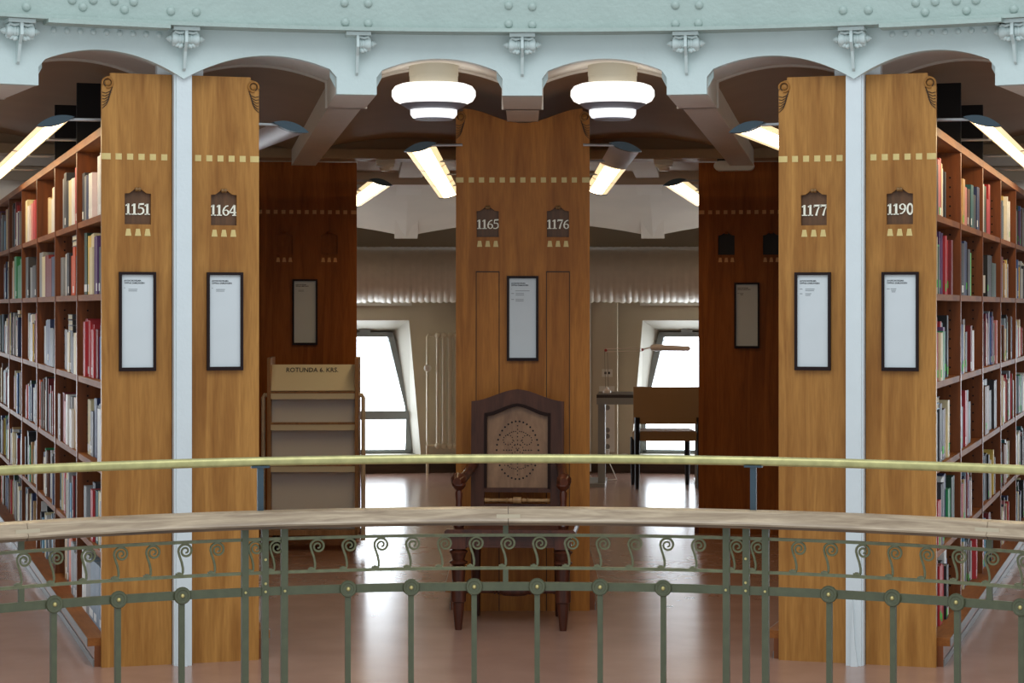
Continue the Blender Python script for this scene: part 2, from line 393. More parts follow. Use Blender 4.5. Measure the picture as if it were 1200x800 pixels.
# ornamented brackets under the girder
def bracket(az, left=True, right=True):
    root = bpy.data.objects.new('bracket', None); C.objects.link(root); root.parent = fascia
    root.location = pol(az, R_A, -.012); root.rotation_euler = (0, 0, -R(az))
    m = MB(); x0 = -.055 if left else -.05; m.box(x0, .055, -.09, 0, 2.694, 2.709); m.build('top_plate', M['fascia'], root)
    m = MB(); poly = [(0, 2.70), (-.085, 2.70), (-.085, 2.645), (-.05, 2.61), (-.018, 2.54), (0, 2.53)]
    n = len(poly); m.add([(-.006, y, z) for y, z in poly]+[(.006, y, z) for y, z in poly], [tuple(range(n)), tuple(range(2*n-1, n-1, -1))]+[(i, (i+1) % n, n+(i+1) % n, n+i) for i in range(n)])
    m.build('fin', M['fascia'], root)
    for s, on in ((-1, left), (1, right)):
        if not on: continue
        m = MB()
        m.lathe_dir([(.020, 0), (.024, .004), (.021, .010), (.024, .016), (.021, .022), (.026, .032), (.028, .042), (.026, .050), (.014, .054), (.016, .058), (.010, .068), (.003, .076)], (s*.006, -.045, 2.662), (s, 0, 0), 14)
        m.build('scroll_roll', M['fascia'], root, True)
        m = MB()
        for q in range(3):
            cx = s*(.018+q*.014)
            m.lathe_dir([(.003, -.014), (.011, -.007), (.013, 0), (.010, .008), (.003, .014)], (cx, -.042, 2.634+.004*q), (s*.6, -.4, -.7), 10)
        m.build('leaf_bud', M['fascia'], root, True)
        m = MB(); m.tube([(s*.008, -.066, 2.688), (s*.028, -.068, 2.684), (s*.044, -.066, 2.689), (s*.050, -.06, 2.682)], .006, 8); m.build('leaf_curl', M['fascia'], root, True)
for a in RIBS: bracket(a, left=(abs(a+8.45) > .1))
# small pale gusset plates where the arches meet the drop blocks
for a in RIBS:
    if abs(abs(a)-COL) < .1: continue
    for s in (-1, 1):
        m = MB(); m.prism([(s*.088, 2.47), (s*.112, 2.515), (s*.112, 2.565), (s*.088, 2.565)], R_A+.05, R_A+.075)
        m.build('gusset', M['fascia'], fascia, loc=(0, YC, 0), rot=(0, 0, -R(a)))

# outer wall in two flat facets, each with a leaning window
def facet(az, idx, half, window=True):
    root = struct(empty('wall_back_%d' % idx if False else ('wall_left' if az < 0 else 'wall_right'), pol(az, 15.1), -R(az)))
    return root
HW = 2.29
def wall_with_window(az, wx, side, num):
    """wx: window centre in facet coordinates; top narrower than bottom"""
    root = struct(empty('wall_'+side, pol(az, 15.1), -R(az)))
    T, B, ZT, ZB = 1.19, 1.30, 1.40, .15
    tl, tr, br, bl = (wx-T, ZT), (wx+T, ZT), (wx+B, ZB), (wx-B, ZB)
    m = MB()
    m.prism([(-HW, 0), bl, tl, (-HW, 2.4)], 0, .3); m.prism([(HW, 0), br, tr, (HW, 2.4)], 0, .3)
    m.prism([(-HW, 2.4), tl, tr, (HW, 2.4)], 0, .3); m.prism([(-HW, 0), (HW, 0), br, bl], 0, .3)
    m.build('plaster', M['wall'], root)
    w = struct(empty('window_%d' % num, pol(az, 15.1), -R(az)))
    t, bt, zt, zb, zm = T-.13, B-.07, 1.29, .17, .54
    D = .26
    # splayed reveals
    m = MB()
    for s in (-1, 1):
        m.add([(wx+s*T, .0, ZT), (wx+s*B, 0, ZB), (wx+s*bt, D, zb), (wx+s*t, D, zt)], [(0, 1, 2, 3)])
    m.add([(wx-T, 0, ZT), (wx+T, 0, ZT), (wx+t, D, zt), (wx-t, D, zt)], [(0, 1, 2, 3)])
    m.add([(wx-B, 0, ZB), (wx+B, 0, ZB), (wx+bt, D, zb), (wx-bt, D, zb)], [(0, 1, 2, 3)])
    m.build('reveal', M['wall_lit'], w)
    m = MB(); fw = .055
    wm = bt+.01
    for s in (-1, 1):
        m.prism([(wx+s*t, zt), (wx+s*wm, zm), (wx+s*(wm-fw), zm), (wx+s*(t-fw), zt)], D-.05, D+.02)
        m.prism([(wx+s*wm, zm), (wx+s*bt, zb), (wx+s*(bt-fw), zb), (wx+s*(wm-fw), zm)], D-.05, D+.02)
    m.box(wx-t, wx+t, D-.05, D+.02, zt-.045, zt); m.box(wx-bt, wx+bt, D-.05, D+.02, zb, zb+.03)
    m.box(wx-wm, wx+wm, D-.06, D+.02, zm-.06, zm+.02)
    m.build('window_frame', M['winframe'], w)
    m = MB(); m.box(wx-bt, wx+bt, D-.055, D-.03, zt-.08, zt-.075); 
    for q in (-.8, 0.0, .8): m.box(wx+q-.05, wx+q+.05, D-.075, D-.05, zt-.01, zt+.03)
    m.build('hinge_hardware', M['winframe'], w)
    m = MB(); m.prism([(wx-t+fw, zt-.04), (wx+t-fw, zt-.04), (wx+wm-fw, zm+.015), (wx-wm+fw, zm+.015)], D-.01, D); m.build('pane', M['pane'], w)
    m = MB(); m.prism([(wx-wm+fw, zm-.05), (wx+wm-fw, zm-.05), (wx+bt-fw, zb+.025), (wx-bt+fw, zb+.025)], D-.01, D); m.build('pane', M['pane'], w)
    m = MB(); m.box(wx-T-.02, wx+T+.02, -.05, .0, 1.535, 1.565); m.build('blind_cassette', M['white_pl'], w)
    m = MB(); m.box(-HW, HW, -.012, 0, 0, .125); m.box(-HW, HW, -.03, 0, .125, .145)
    struct(m.build('baseboard_'+side, M['skirt'], None, loc=pol(az, 15.1), rot=(0, 0, -R(az))))
wall_with_window(-8.57+.17, 0.02, 'left', 1)
wall_with_window(8.57+.17, 0.02, 'right', 2)
wall_with_window(-25.6, 0.02, 'far_left', 3)
wall_with_window(25.9, 0.02, 'far_right', 4)
# columns
for a in (-COL, COL):
    c = struct(empty('column', pol(a, 4.785), -R(a))); c['label'] = 'slim pale blue iron column between panels '+('1151 and 1164' if a < 0 else '1177 and 1190')
    m = MB(); m.prism([(-.037, 0), (.037, 0), (.037, 2.53), (-.037, 2.53)], 0, .14); m.build('shaft', M['column'], c)
    m = MB(); m.box(-.028 if a < 0 else -.037, .037 if a < 0 else .028, -.012, 0, 0, 2.515); m.build('front_flange', M['column'], c)
    m = MB(); m.box(-.098, .098, .07, .13, 2.512, 2.60); m.build('head_plate', M['column'], c)
    m = MB(); m.prism([(-.015, 0), (.016, 0), (.004, .09), (-.006, .28)], -.03, -.012); m.build('chipped_foot', M['column'], c)

# ------------------------------------------------------------------ bookcases
def ribbon(m, pts, w, y0, y1):
    """flat stroke in the xz plane with varying width"""
    n = len(pts); ws = w if isinstance(w, (list, tuple)) else [w]*n
    L, Rr = [], []
    for i, (x, z) in enumerate(pts):
        xa, za = pts[max(i-1, 0)]; xb, zb = pts[min(i+1, n-1)]
        d = sqrt((xb-xa)**2+(zb-za)**2) or 1; nx, nz = -(zb-za)/d, (xb-xa)/d
        L.append((x+nx*ws[i]/2, z+nz*ws[i]/2)); Rr.append((x-nx*ws[i]/2, z-nz*ws[i]/2))
    for i in range(n-1):
        m.prism([Rr[i], Rr[i+1], L[i+1], L[i]], y0, y1)
def circ(cx, cz, rx, rz, a0, a1, n=14): return [(cx+rx*cos(R(a0+(a1-a0)*i/n)), cz+rz*sin(R(a0+(a1-a0)*i/n))) for i in range(n+1)]
GLY = {
 '1': [([(.22, 0), (.22, 1)], .13), ([(.05, .80), (.2, .96)], .07), ([(.04, .03), (.40, .03)], .06)],
 '4': [([(.36, 1), (.02, .30)], .07), ([(0, .30), (.52, .30)], .08), ([(.38, 1), (.38, 0)], .12), ([(.22, .03), (.52, .03)], .06)],
 '5': [([(.12, .95), (.46, .98)], .10), ([(.13, .98), (.10, .56)], .06), ([(.10, .56), (.22, .63), (.36, .58), (.43, .42), (.42, .22), (.32, .08), (.18, .02), (.03, .07)], [.05, .07, .11, .13, .13, .10, .07, .10])],
 '6': [([(.43, .92), (.28, .88), (.14, .68), (.08, .42), (.10, .18), (.22, .03), (.34, .05), (.44, .20), (.43, .40), (.32, .52), (.18, .50), (.10, .38)], [.08, .08, .10, .13, .12, .07, .07, .12, .12, .07, .05, .04])],
 '7': [([(.04, .93), (.48, .93)], .11), ([(.46, .95), (.30, .5), (.20, 0)], [.07, .10, .14]), ([(.06, .95), (.06, .78)], .06)],
 '9': None,
 '0': [(circ(.26, .5, .17, .47, 0, 360, 20), .11)],
}
GLY['9'] = [([(.5-x, 1-z) for x, z in GLY['6'][0][0]], GLY['6'][0][1])]
DIG = {}
for ch, st in GLY.items():
    m = MB()
    for p, w in st: ribbon(m, [(x*.062, z*.046) for x, z in p], [q*.060 for q in w] if isinstance(w, list) else w*.060*1.15, -.004, 0)
    DIG[ch] = m.mesh('number_digit', M['digit'])
sq = MB(); sq.box(-.013, .013, -.0012, .002, -.013, .013); SQ = {k: sq.mesh('inlay_square', M[k]) for k in ('inlay', 'inlay_dim')}
sqw = MB(); sqw.box(-.019, .019, -.0012, .002, -.013, .013); SQW = {k: sqw.mesh('inlay_square', M[k]) for k in ('inlay', 'inlay_dim')}
tz = MB(); tz.prism([(-.013, -.015), (.013, -.015), (.008, .015), (-.008, .015)], -.0012, .002); TZ = {k: tz.mesh('inlay_trapezoid', M[k]) for k in ('inlay', 'inlay_dim')}
def scroll_mesh(s, mat):
    """corner volute: raised boss and rim; s=+1 sits at the right edge"""
    m = MB()
    m.lathe_dir([(.012, 0), (.0115, .006), (.007, .009), (.001, .010)], (0, 0, 0), (0, -1, 0), 14)
    pts = [(s*(.023-.0002*k)*cos(R(-20+16*k)), -.004, (.023-.0002*k)*sin(R(-20+16*k))) for k in range(20)]
    m.tube(pts, [.0045]*20, 6)
    return m.mesh('scroll_carving', mat, True)
def fan_mesh(s):
    m = MB()
    m.tube([(s*.0165*cos(R(-60+16*k)), -.002, .0165*sin(R(-60+16*k))) for k in range(22)], .0022, 5)
    for q in range(6):
        m.tube([(s*(-.020+.003*q), -.0012, -.018-.010*q), (s*(-.010+.003*q), -.0014, -.036-.011*q), (s*(.008+.0026*q), -.0012, -.044-.0125*q), (s*.024, -.001, -.040-.0135*q)][:4], .0017, 5)
    return m.mesh('carved_groove', M['groove'], True)
FAN = {s: fan_mesh(s) for s in (-1, 1)}
SCR = {(s, k): scroll_mesh(s, M[v]) for s in (-1, 1) for k, v in (('carve', 'oak'), ('red_wood', 'red_wood'))}
nb = MB()
nb.lathe_dir([(.008, -.012), (.010, -.006), (.0075, 0), (.010, .006), (.008, .012)], (0, -.004, 0), (1, 0, 0), 10); NB = {k: nb.mesh('niche_boss', M[k], True) for k in ('carve', 'red_wood')}
NZ0, NZ1, NZP, NWH = 1.872, 2.002, 2.026, .0555
def niche_top(cx):
    """lower edge of the wood above a number niche, left to right"""
    return [(cx-NWH, NZ1), (cx-NWH*.65, NZ1+.002), (cx-NWH*.4, NZ1+.012), (cx-NWH*.2, NZP-.003), (cx, NZP), (cx+NWH*.2, NZP-.003), (cx+NWH*.4, NZ1+.012), (cx+NWH*.65, NZ1+.002), (cx+NWH, NZ1)]
def corner(s, xe, zt):
    """outline of the top outer corner from the flat top to the edge; s=-1 left"""
    return [(xe-s*.036, zt), (xe-s*.036, zt-.012), (xe-s*.022, zt-.014), (xe-s*.008, zt-.024), (xe-s*.001, zt-.042), (xe, zt-.06)]
TH = .032
def end_panel(root, x0, x1, niches, nums, wood_key, top, outer, inlay='inlay', xs_sq=None, niche_key='niche', grooves=False, lab=None):
    """x0..x1 board; top: list of (x,z) left to right for the top edge"""
    m = MB()
    def ztop(x):
        for (xa, za), (xb, zb) in zip(top[:-1], top[1:]):
            if xa <= x <= xb and xb > xa: return za+(zb-za)*(x-xa)/(xb-xa)
        return top[-1][1]
    cuts = [x0]
    for c in niches: cuts += [c-NWH, c+NWH]
    cuts.append(x1)
    for i in range(len(cuts)-1):
        a, bb = cuts[i], cuts[i+1]
        tp = [(x, z) for x, z in top if a < x < bb]
        if i == 0: tp = [p for p in top if p[0] < bb]
        if i == len(cuts)-2: tp = [p for p in top if p[0] > a] if i else top
        tops = ([] if i == 0 else [(a, ztop(a))])+tp+([] if i == len(cuts)-2 else [(bb, ztop(bb))])
        if i % 2 == 0: m.prism([(a, 0), (bb, 0)]+tops[::-1], 0, TH)
        else:
            m.prism([(a, 0), (bb, 0), (bb, NZ0), (a, NZ0)], 0, TH)
            m.prism(niche_top((a+bb)/2)+tops[::-1], 0, TH)
    p = m.build('end_panel', M[wood_key], root)
    if lab: p['label'] = lab
    ck = 'carve' if inlay == 'inlay' else 'red_wood'
    for c, num in zip(niches, nums):
        m = MB(); m.box(c-NWH-.004, c+NWH+.004, TH-.016, TH+.004, NZ0-.004, NZP+.004); nbk = m.build('number_niche', M[niche_key], p)
        link('niche_boss', NB[ck], p, (c, 0, NZP-.006))
        if num:
            x = c-.0535
            adv = {'1': .0258, '5': .0290, '6': .0300, '4': .0330, '7': .0300, '9': .0300, '0': .0300}
            tot = sum(adv[d] for d in num); x = c-tot/2
            for d in num: link('number_digit', DIG[d], p, (x, TH-.017, 1.914)); x += adv[d]
        for q in (-1, 0, 1): link('inlay_trapezoid', TZ[inlay], p, (c+q*.0405, 0, 1.838))
    for x in (xs_sq or []):
        wide = (abs(abs(x)-.335) < .03)
        link('inlay_square', (SQW if wide else SQ)[inlay], p, (x, 0, 2.158))
    for s in outer:
        xe = x0 if s < 0 else x1
        zt = top[0][1] if s < 0 else top[-1][1]
        for nm, mm in (('scroll_carving', SCR[(s, ck)]), ('carved_groove', FAN[s])): link(nm, mm, p, (xe-s*.025, -.001, zt+.018))
    if grooves:
        for c in niches:
            m = MB(); h0, h1 = .0, 1.695
            m.box(c-NWH, c+NWH, -.007, 0, h0, h1)
            q = m.build('raised_board', M[wood_key], p)
            for xx in (c-NWH-.004, c+NWH):
                m = MB(); m.box(xx, xx+.004, -.002, 0, h0, h1); m.build('groove', M['groove'], p)
            m = MB(); m.box(c-NWH-.004, c+NWH+.004, -.004, 0, h1, h1+.006); m.build('groove', M['groove'], p)
    return p
ZS = [1.920, 1.578, 1.198, .832, .466, .120]      # tops of the shelf boards
ZC = 2.29
BAY = 1.15
def shelf_unit(root, nb_, k_up, k_sh, hang_boards=0, holes=0, side=1):
    D = .322
    m = MB(); m.box(-.012, .012, TH, TH+nb_*BAY, .12, 2.26); m.build('back_board', M[k_up], root)
    um = MB(); um.box(-D, D, -.014, .014, .0, ZC); ume = um.mesh('upright', M[k_up])
    sh = MB(); sh.box(-D+.004, D-.004, .014, BAY-.014, -.028, 0); she = sh.mesh('shelf', M[k_sh])
    cn = MB(); cn.box(-D-.004, D+.004, 0, BAY, -.036, 0); cne = cn.mesh('top_board', M[k_sh])
    pl = MB(); pl.box(-D-.068, D+.068, 0, BAY, -.034, 0); ple = pl.mesh('plinth_board', M[k_sh])
    kb = MB(); kb.box(-D-.04, D+.04, 0, BAY, 0, .088); kbe = kb.mesh('kick_board', M[k_up])
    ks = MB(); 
    for s in (-1, 1): ks.box(*sorted((s*(D+.068), s*(D+.071))), 0, BAY, .088, .122); ks.box(*sorted((s*(D+.040), s*(D+.044))), 0, BAY, 0, .03)  # upper strip: sky reflection painted on the plinth board edge; lower: kick
    kse = ks.mesh('kick_and_sheen_strip', M['kick_sheen'])
    for i in range(nb_):
        y = TH+i*BAY
        link('top_board', cne, root, (0, y, ZC)); link('plinth_board', ple, root, (0, y, .122)); link('kick_board', kbe, root, (0, y, 0)); link('kick_and_sheen_strip', kse, root, (0, y, 0))
        link('upright', ume, root, (0, y+BAY, 0))
        for z in ZS[:-1]: link('shelf', she, root, (0, y, z))
    hb = MB(); a, c = sorted((side*.12, side*D)); hb.box(a, c, -.012, .012, ZC, 2.585); hbe = hb.mesh('partition_board', M['black_board'])
    for i in range(hang_boards): link('partition_board', hbe, root, (0, TH+(i+1)*BAY, 0))
    if holes:
        hm = MB()
        for i in range(holes):
            for k in range(44):
                z = .2+k*.045
                if any(abs(z-zz+.014) < .03 for zz in ZS): continue
                for dx in (.05,):
                    x = side*(D-dx); y = TH+(i+1)*BAY-.0145
                    hm.box(x-.004, x+.004, y-.001, y+.001, z-.004, z+.004)
        o = hm.build('shelf_pin_holes', M['hole'], root); o['kind'] = 'stuff'
Z_T = 2.51
sq_l = [-.316, -.264, -.216, -.168, -.120, -.072]
def side_case(az, nums, label, side):
    root = empty('bookcase', pol(az, R_F), -R(az)); tag(root, label, 'bookcase')
    tl = corner(-1, -.335, Z_T)[::-1]+[(-.040, Z_T)]
    tr = [(.040, Z_T)]+corner(1, .335, Z_T)
    end_panel(root, -.335, -.040, [-.183], [nums[0]], 'oak', tl, [-1], xs_sq=sq_l, lab='end panel carrying the number %s' % nums[0])
    end_panel(root, .040, .335, [.183], [nums[1]], 'oak', tr, [1], xs_sq=[-x for x in sq_l], lab='end panel carrying the number %s' % nums[1])
    shelf_unit(root, 7, 'shelf_up', 'shelf', 2, 4 if side > 0 else 2, side)
    return root
case_L = side_case(-COL, ('1151', '1164'), 'honey wood bookcase left of the centre, its end panels numbered 1151 and 1164', -1)
case_R = side_case(COL, ('1177', '1190'), 'honey wood bookcase right of the centre, its end panels numbered 1177 and 1190', 1)
sq_c = [-.316]+[-.2645+.0529*k for k in range(11)]+[.316]
sq_c = [-.316, -.258, -.207, -.155, -.103, -.052, 0, .052, .103, .155, .207, .258, .316]
def centre_top(zt, dip):
    l = corner(-1, -.335, zt)[::-1]; r = corner(1, .335, zt)
    mid = [(-.299+.598*k/20, zt-dip*(0.5-0.5*cos(2*pi*k/20))**1.0) for k in range(1, 20)]
    return l+mid+r
case_C = empty('bookcase', (.02, 10.69, 0), 0); tag(case_C, 'central bookcase with one wide end panel numbered 1165 and 1176 behind the armchair', 'bookcase')
end_panel(case_C, -.335, .335, [-.176, .176], ['1165', '1176'], 'oak_mid', centre_top(2.515, .072), [-1, 1], xs_sq=sq_c, grooves=True)
shelf_unit(case_C, 4, 'shelf_up', 'shelf', 0, 0)
def dark_case(az, r, label, nk):
    root = empty('bookcase', pol(az, r), -R(az)); tag(root, label, 'bookcase')
    top = [(-.335, 2.492), (.335, 2.492)]
    end_panel(root, -.335, .335, [-.150, .150], [None, None], 'red_wood', top, [], 'inlay_dim', sq_c, nk)
    if nk == 'red_wood':
        for c in (-.150, .150):
            for z0, z1 in ((1.885, 1.93), (1.955, 2.00)):
                m = MB(); m.box(c-.052, c+.052, TH-.021, TH-.015, z0, z1); m.build('number_slat', M['red_wood'], root)
    shelf_unit(root, 3, 'shelf_red', 'shelf_red')
    return root
case_DL = dark_case(-8.25, 9.90, 'dark red-brown bookcase end behind the empty display rack', 'red_wood')
case_DR = dark_case(8.93, 9.92, 'dark red-brown bookcase end with two black number niches beside the brown chair', 'niche_black')

# ------------------------------------------------------------------ framed notices
def notice(case, cx, z0, w, h, label, lines, dim=False):
    mw = case.matrix_basis @ Vector((cx, -.001, z0))
    root = empty('framed_notice', mw, case.rotation_euler.z); tag(root, label, 'notice')
    t = .012; m = MB()
    m.box(-w/2, w/2, -.018, 0, 0, t*1.3); m.box(-w/2, w/2, -.018, 0, h-t, h); m.box(-w/2, -w/2+t, -.018, 0, t*1.3, h-t); m.box(w/2-t, w/2, -.018, 0, t*1.3, h-t)
    m.build('frame', M['frame'], root)
    m = MB(); m.box(-w/2+t, w/2-t, -.008, 0, t, h-t); m.build('paper', M['paper'], root)
    x0 = -w/2+.022
    text_mesh('heading', 'AVOKOKOELMA', .0095, M['ink'], root, (x0, -.0084, h-.040), .0002)
    text_mesh('heading', 'ÖPPNA SAMLINGEN', .0095, M['ink'], root, (x0, -.0084, h-.050), .0002)
    m = MB()
    for (dx, dz, lw) in lines: m.box(x0+dx, x0+dx+lw, -.0086, -.008, h-dz-.003, h-dz)
    m.build('small_print', M['ink_pale'], root)
L1 = [(.0, .066, .004), (.018, .072, .038), (.018, .079, .036)]
L2 = [(.0, .070, .012), (.024, .070, .040), (.024, .077, .038), (.0, .090, .012), (.024, .090, .026), (.024, .097, .022)]
L3 = [(.0, .070, .012), (.016, .070, .024), (.018, .077, .020), (.02, .083, .016)]
L4 = [(.0, .064, .002), (.02, .073, .072), (.0, .086, .014), (.022, .086, .042), (.022, .094, .042), (.0, .116, .014), (.022, .116, .04), (.022, .124, .04)]
notice(case_L, -.186, 1.25, .156, .42, 'white notice in a thin dark frame on the leftmost front panel, 1151', L1)
notice(case_L, .186, 1.25, .156, .42, 'white notice in a thin dark frame on the second front panel from the left, 1164', L1)
notice(case_R, -.186, 1.25, .156, .42, 'white notice in a thin dark frame on the second front panel from the right, 1177', L2)
notice(case_R, .186, 1.25, .156, .42, 'white notice in a thin dark frame on the rightmost front panel, 1190', L3)
notice(case_C, -.001, 1.252, .158, .425, 'white notice in a black frame between numbers 1165 and 1176 above the armchair', L4)
notice(case_DL, -.012, 1.268, .168, .44, 'dim framed notice on the dark panel above the display rack', L1)
notice(case_DR, -.012, 1.246, .168, .44, 'dim framed notice on the dark panel below the black number niches', L3)

# ------------------------------------------------------------------ books
PAL = {'dark red': (120, 30, 34), 'red': (176, 40, 46), 'navy': (34, 48, 92), 'blue': (52, 92, 160), 'light blue': (120, 176, 208), 'teal': (32, 92, 96), 'green': (44, 140, 86),
       'bright green': (80, 200, 70), 'dark green': (30, 62, 44), 'cream': (222, 208, 164), 'tan': (190, 152, 100), 'white': (226, 226, 222), 'grey': (136, 138, 140), 'blue-grey': (120, 140, 158),
       'black': (26, 26, 28), 'charcoal': (54, 54, 60), 'brown': (96, 58, 36), 'orange': (214, 88, 34), 'yellow': (222, 190, 90), 'purple': (92, 56, 104), 'pink': (206, 130, 130)}
BM = {k: plain('book_'+k.replace(' ', '_').replace('-', '_'), v, .5, var=.06, vscale=25) for k, v in PAL.items()}
BK = list(PAL)
ORD = ['first', 'second', 'third', 'fourth', 'fifth', 'sixth', 'seventh', 'eighth', 'ninth', 'tenth', 'eleventh', 'twelfth', 'thirteenth', 'fourteenth', 'fifteenth', 'sixteenth', 'seventeenth', 'eighteenth', 'nineteenth', 'twentieth', 'twenty-first', 'twenty-second', 'twenty-third', 'twenty-fourth', 'twenty-fifth', 'twenty-sixth', 'twenty-seventh', 'twenty-eighth', 'twenty-ninth', 'thirtieth']
GEN = ['white']*5+['cream']*5+['tan']*2+['charcoal']*4+['black']*4+['navy']*3+['blue-grey']*2+['grey']*3+['dark red']*3+['red']*2+['brown']*4+['teal', 'blue', 'green', 'dark green', 'orange', 'yellow', 'purple', 'light blue', 'pink']
# colour runs seen on particular shelves (near the end panel first)
RUN = {(-1, 0, 0): ['blue-grey', 'white', 'white', 'charcoal', 'pink', 'white', 'navy', 'grey', 'charcoal'], (-1, 0, 1): ['teal', 'black', 'charcoal', 'purple', 'cream', 'cream', 'yellow', 'dark green', 'teal'],
       (-1, 0, 2): ['white', 'brown', 'dark red', 'light blue', 'light blue', 'blue', 'dark red', 'red', 'red', 'red', 'red', 'red'], (-1, 0, 3): ['navy', 'navy', 'white', 'cream', 'charcoal', 'black', 'navy', 'grey', 'cream'],
       (-1, 0, 4): ['white', 'grey', 'cream', 'yellow', 'cream', 'teal', 'red', 'charcoal', 'black', 'grey'], (-1, 0, 5): ['blue-grey', 'blue-grey', 'blue-grey', 'grey', 'white', 'yellow'],
       (-1, 1, 0): ['red', 'white', 'cream', 'black', 'charcoal', 'cream', 'grey'], (-1, 1, 1): ['navy', 'navy', 'charcoal', 'orange', 'orange', 'charcoal', 'white', 'grey'], (-1, 1, 2): ['cream', 'charcoal', 'black', 'cream', 'white', 'white', 'grey', 'black'],
       (-1, 1, 3): ['cream', 'tan', 'white', 'grey', 'white', 'red', 'dark red', 'brown'], (-1, 1, 5): ['grey', 'grey', 'orange', 'orange', 'black', 'tan'], (-1, 2, 0): ['cream', 'white', 'white', 'cream', 'cream', 'tan'], (-1, 2, 1): ['navy', 'dark red', 'dark red', 'cream', 'grey'],
       (-1, 2, 2): ['charcoal', 'charcoal', 'navy', 'navy', 'grey', 'brown'], (-1, 3, 0): ['cream', 'white', 'red', 'pink', 'white', 'cream'], (-1, 4, 1): ['green', 'green', 'green', 'green', 'tan', 'brown'], (-1, 3, 1): ['cream', 'charcoal', 'grey', 'charcoal', 'dark red'],
       (1, 0, 0): ['white', 'grey', 'light blue', 'light blue', 'dark red', 'black', 'pink', 'red', 'cream', 'white', 'black', 'black'], (1, 0, 1): ['white', 'black', 'brown', 'white', 'white', 'cream', 'dark green', 'green', 'purple', 'purple', 'red', 'red', 'dark red'],
       (1, 0, 2): ['charcoal', 'orange', 'pink', 'red', 'cream', 'green', 'purple', 'red', 'teal', 'teal', 'teal', 'black'], (1, 0, 3): ['red', 'dark red', 'white', 'light blue', 'white', 'charcoal', 'black', 'black', 'brown', 'yellow', 'cream'],
       (1, 0, 4): ['white', 'grey', 'red', 'charcoal', 'white', 'navy', 'green', 'dark green'], (1, 0, 5): ['black', 'charcoal', 'dark red', 'red', 'red', 'black', 'charcoal', 'white', 'blue'],
       (1, 1, 0): ['cream', 'yellow', 'tan', 'pink', 'brown', 'teal', 'charcoal', 'navy', 'white'], (1, 1, 1): ['black', 'black', 'navy', 'charcoal', 'bright green', 'bright green'], (1, 1, 2): ['blue', 'navy', 'cream', 'cream', 'black', 'brown', 'dark red', 'white'],
       (1, 1, 3): ['white', 'navy', 'charcoal', 'charcoal', 'red', 'dark red', 'brown', 'black', 'dark green'], (1, 2, 0): ['white', 'dark green', 'cream', 'cream', 'dark green', 'red', 'red'], (1, 2, 1): ['black', 'dark green', 'black', 'white'], (1, 2, 3): ['yellow', 'brown', 'black', 'black', 'charcoal']}
def book_mesh(t, h, d, key, name='book', mb=None, off=None):
    """spine at x=0 facing -x, thickness along y, pages inset"""
    m = mb or MB(); q = MB(); c = .0025
    q.box(0, c, 0, t, 0, h)
    q.box(c, d, 0, c, 0, h); q.box(c, d, t-c, t, 0, h)
    q.cur = 1; q.box(c, d-.003, c, t-c, .003, h-.003)
    if mb is None: return q.mesh(name, [BM[key], M['leafpage']])
    return q
CAMX = Vector((0, 0))
def proj(p): return 608+2500*p[0]/p[1], 360-2500*(p[2]-1.52)/p[1]
books = []
rng = random.Random(11)
for case, side, nb_ in ((case_L, -1, 7), (case_R, 1, 6)):
    mw = case.matrix_basis.copy()
    for bay in range(nb_):
        for row in range(6):
            y0 = TH+bay*BAY+.016; y1 = TH+(bay+1)*BAY-.018
            zs = ZS[row]; clear = ((ZC-.036) if row == 0 else ZS[row-1]-.028)-zs-.02
            run = RUN.get((side, bay, row)); y = y0+(rng.uniform(0, .03) if row else 0)
            base_h = rng.uniform(.215, .265) if run is None or row < 5 else .27
            fill = rng.uniform(.86, 1.0) if side < 0 else rng.uniform(.70, .97)
            if (side, bay, row) == (1, 0, 2): fill = .75
            if (side, bay, row) == (1, 1, 1): fill = .70
            yend = y0+(y1-y0)*fill
            if (side, bay, row) == (1, 2, 1): y = y0+.34
            nrun = len(run) if run else 0; j = 0; dep = rng.uniform(.006, .02)
            est = (yend-y0)/max(nrun, 1) if run else 0
            while True:
                if run:
                    if j >= nrun: break
                    key = run[j]; th = est*rng.uniform(.8, 1.15)
                else:
                    key = rng.choice(GEN); th = rng.uniform(.022, .062)
                if y+th > min(yend+.02, y1): break
                # a run is several volumes of one colour
                nv = max(1, int(th/.045+.4)) if run else (2 if th > .054 else 1)
                dep = dep-rng.uniform(-.008, .012) if rng.random() < .66 else rng.uniform(.010, .042)
                dep = min(max(dep, .003), .048)
                hh = min(clear, max(.17, base_h*rng.uniform(.80, 1.16)))
                if (side, bay, row) == (-1, 0, 5): hh = .275; dep = .006
                for v in range(nv):
                    books.append(dict(case=case, side=side, bay=bay, row=row, y=y, t=th/nv-.0012, h=hh*(1 if nv == 1 else rng.uniform(.985, 1.0)), d=rng.uniform(.16, .21), dep=dep+rng.uniform(0, .0015), z=zs, key=key))
                    y += th/nv
                j += 1
flats = []
for side, bay, row, dy, key, n_ in ((-1, 1, 1, .10, 'grey', 2), (-1, 1, 2, .30, 'black', 3), (1, 0, 3, .08, 'light blue', 2), (-1, 4, 2, .3, 'tan', 1)):
    bs = [q for q in books if (q['side'], q['bay'], q['row']) == (side, bay, row)]
    ya = TH+bay*BAY+.016+dy
    near = [q for q in bs if q['y'] < ya+.24 and q['y']+q['t'] > ya]
    top = max([q['h'] for q in near]+[.2]); clear = ((ZC-.036) if row == 0 else ZS[row-1]-.028)-ZS[row]
    if top > clear-.028*n_-.02:
        top = clear-.028*n_-.02
        for q in near: q['h'] = min(q['h'], top)
    for k in range(n_): flats.append(dict(side=side, bay=bay, row=row, y=ya+.01*k, z=ZS[row]+top+.001+.028*k, key=key if k == 0 else ['white', 'black', 'charcoal'][k], case=case_L if side < 0 else case_R, k=k, n=n_))
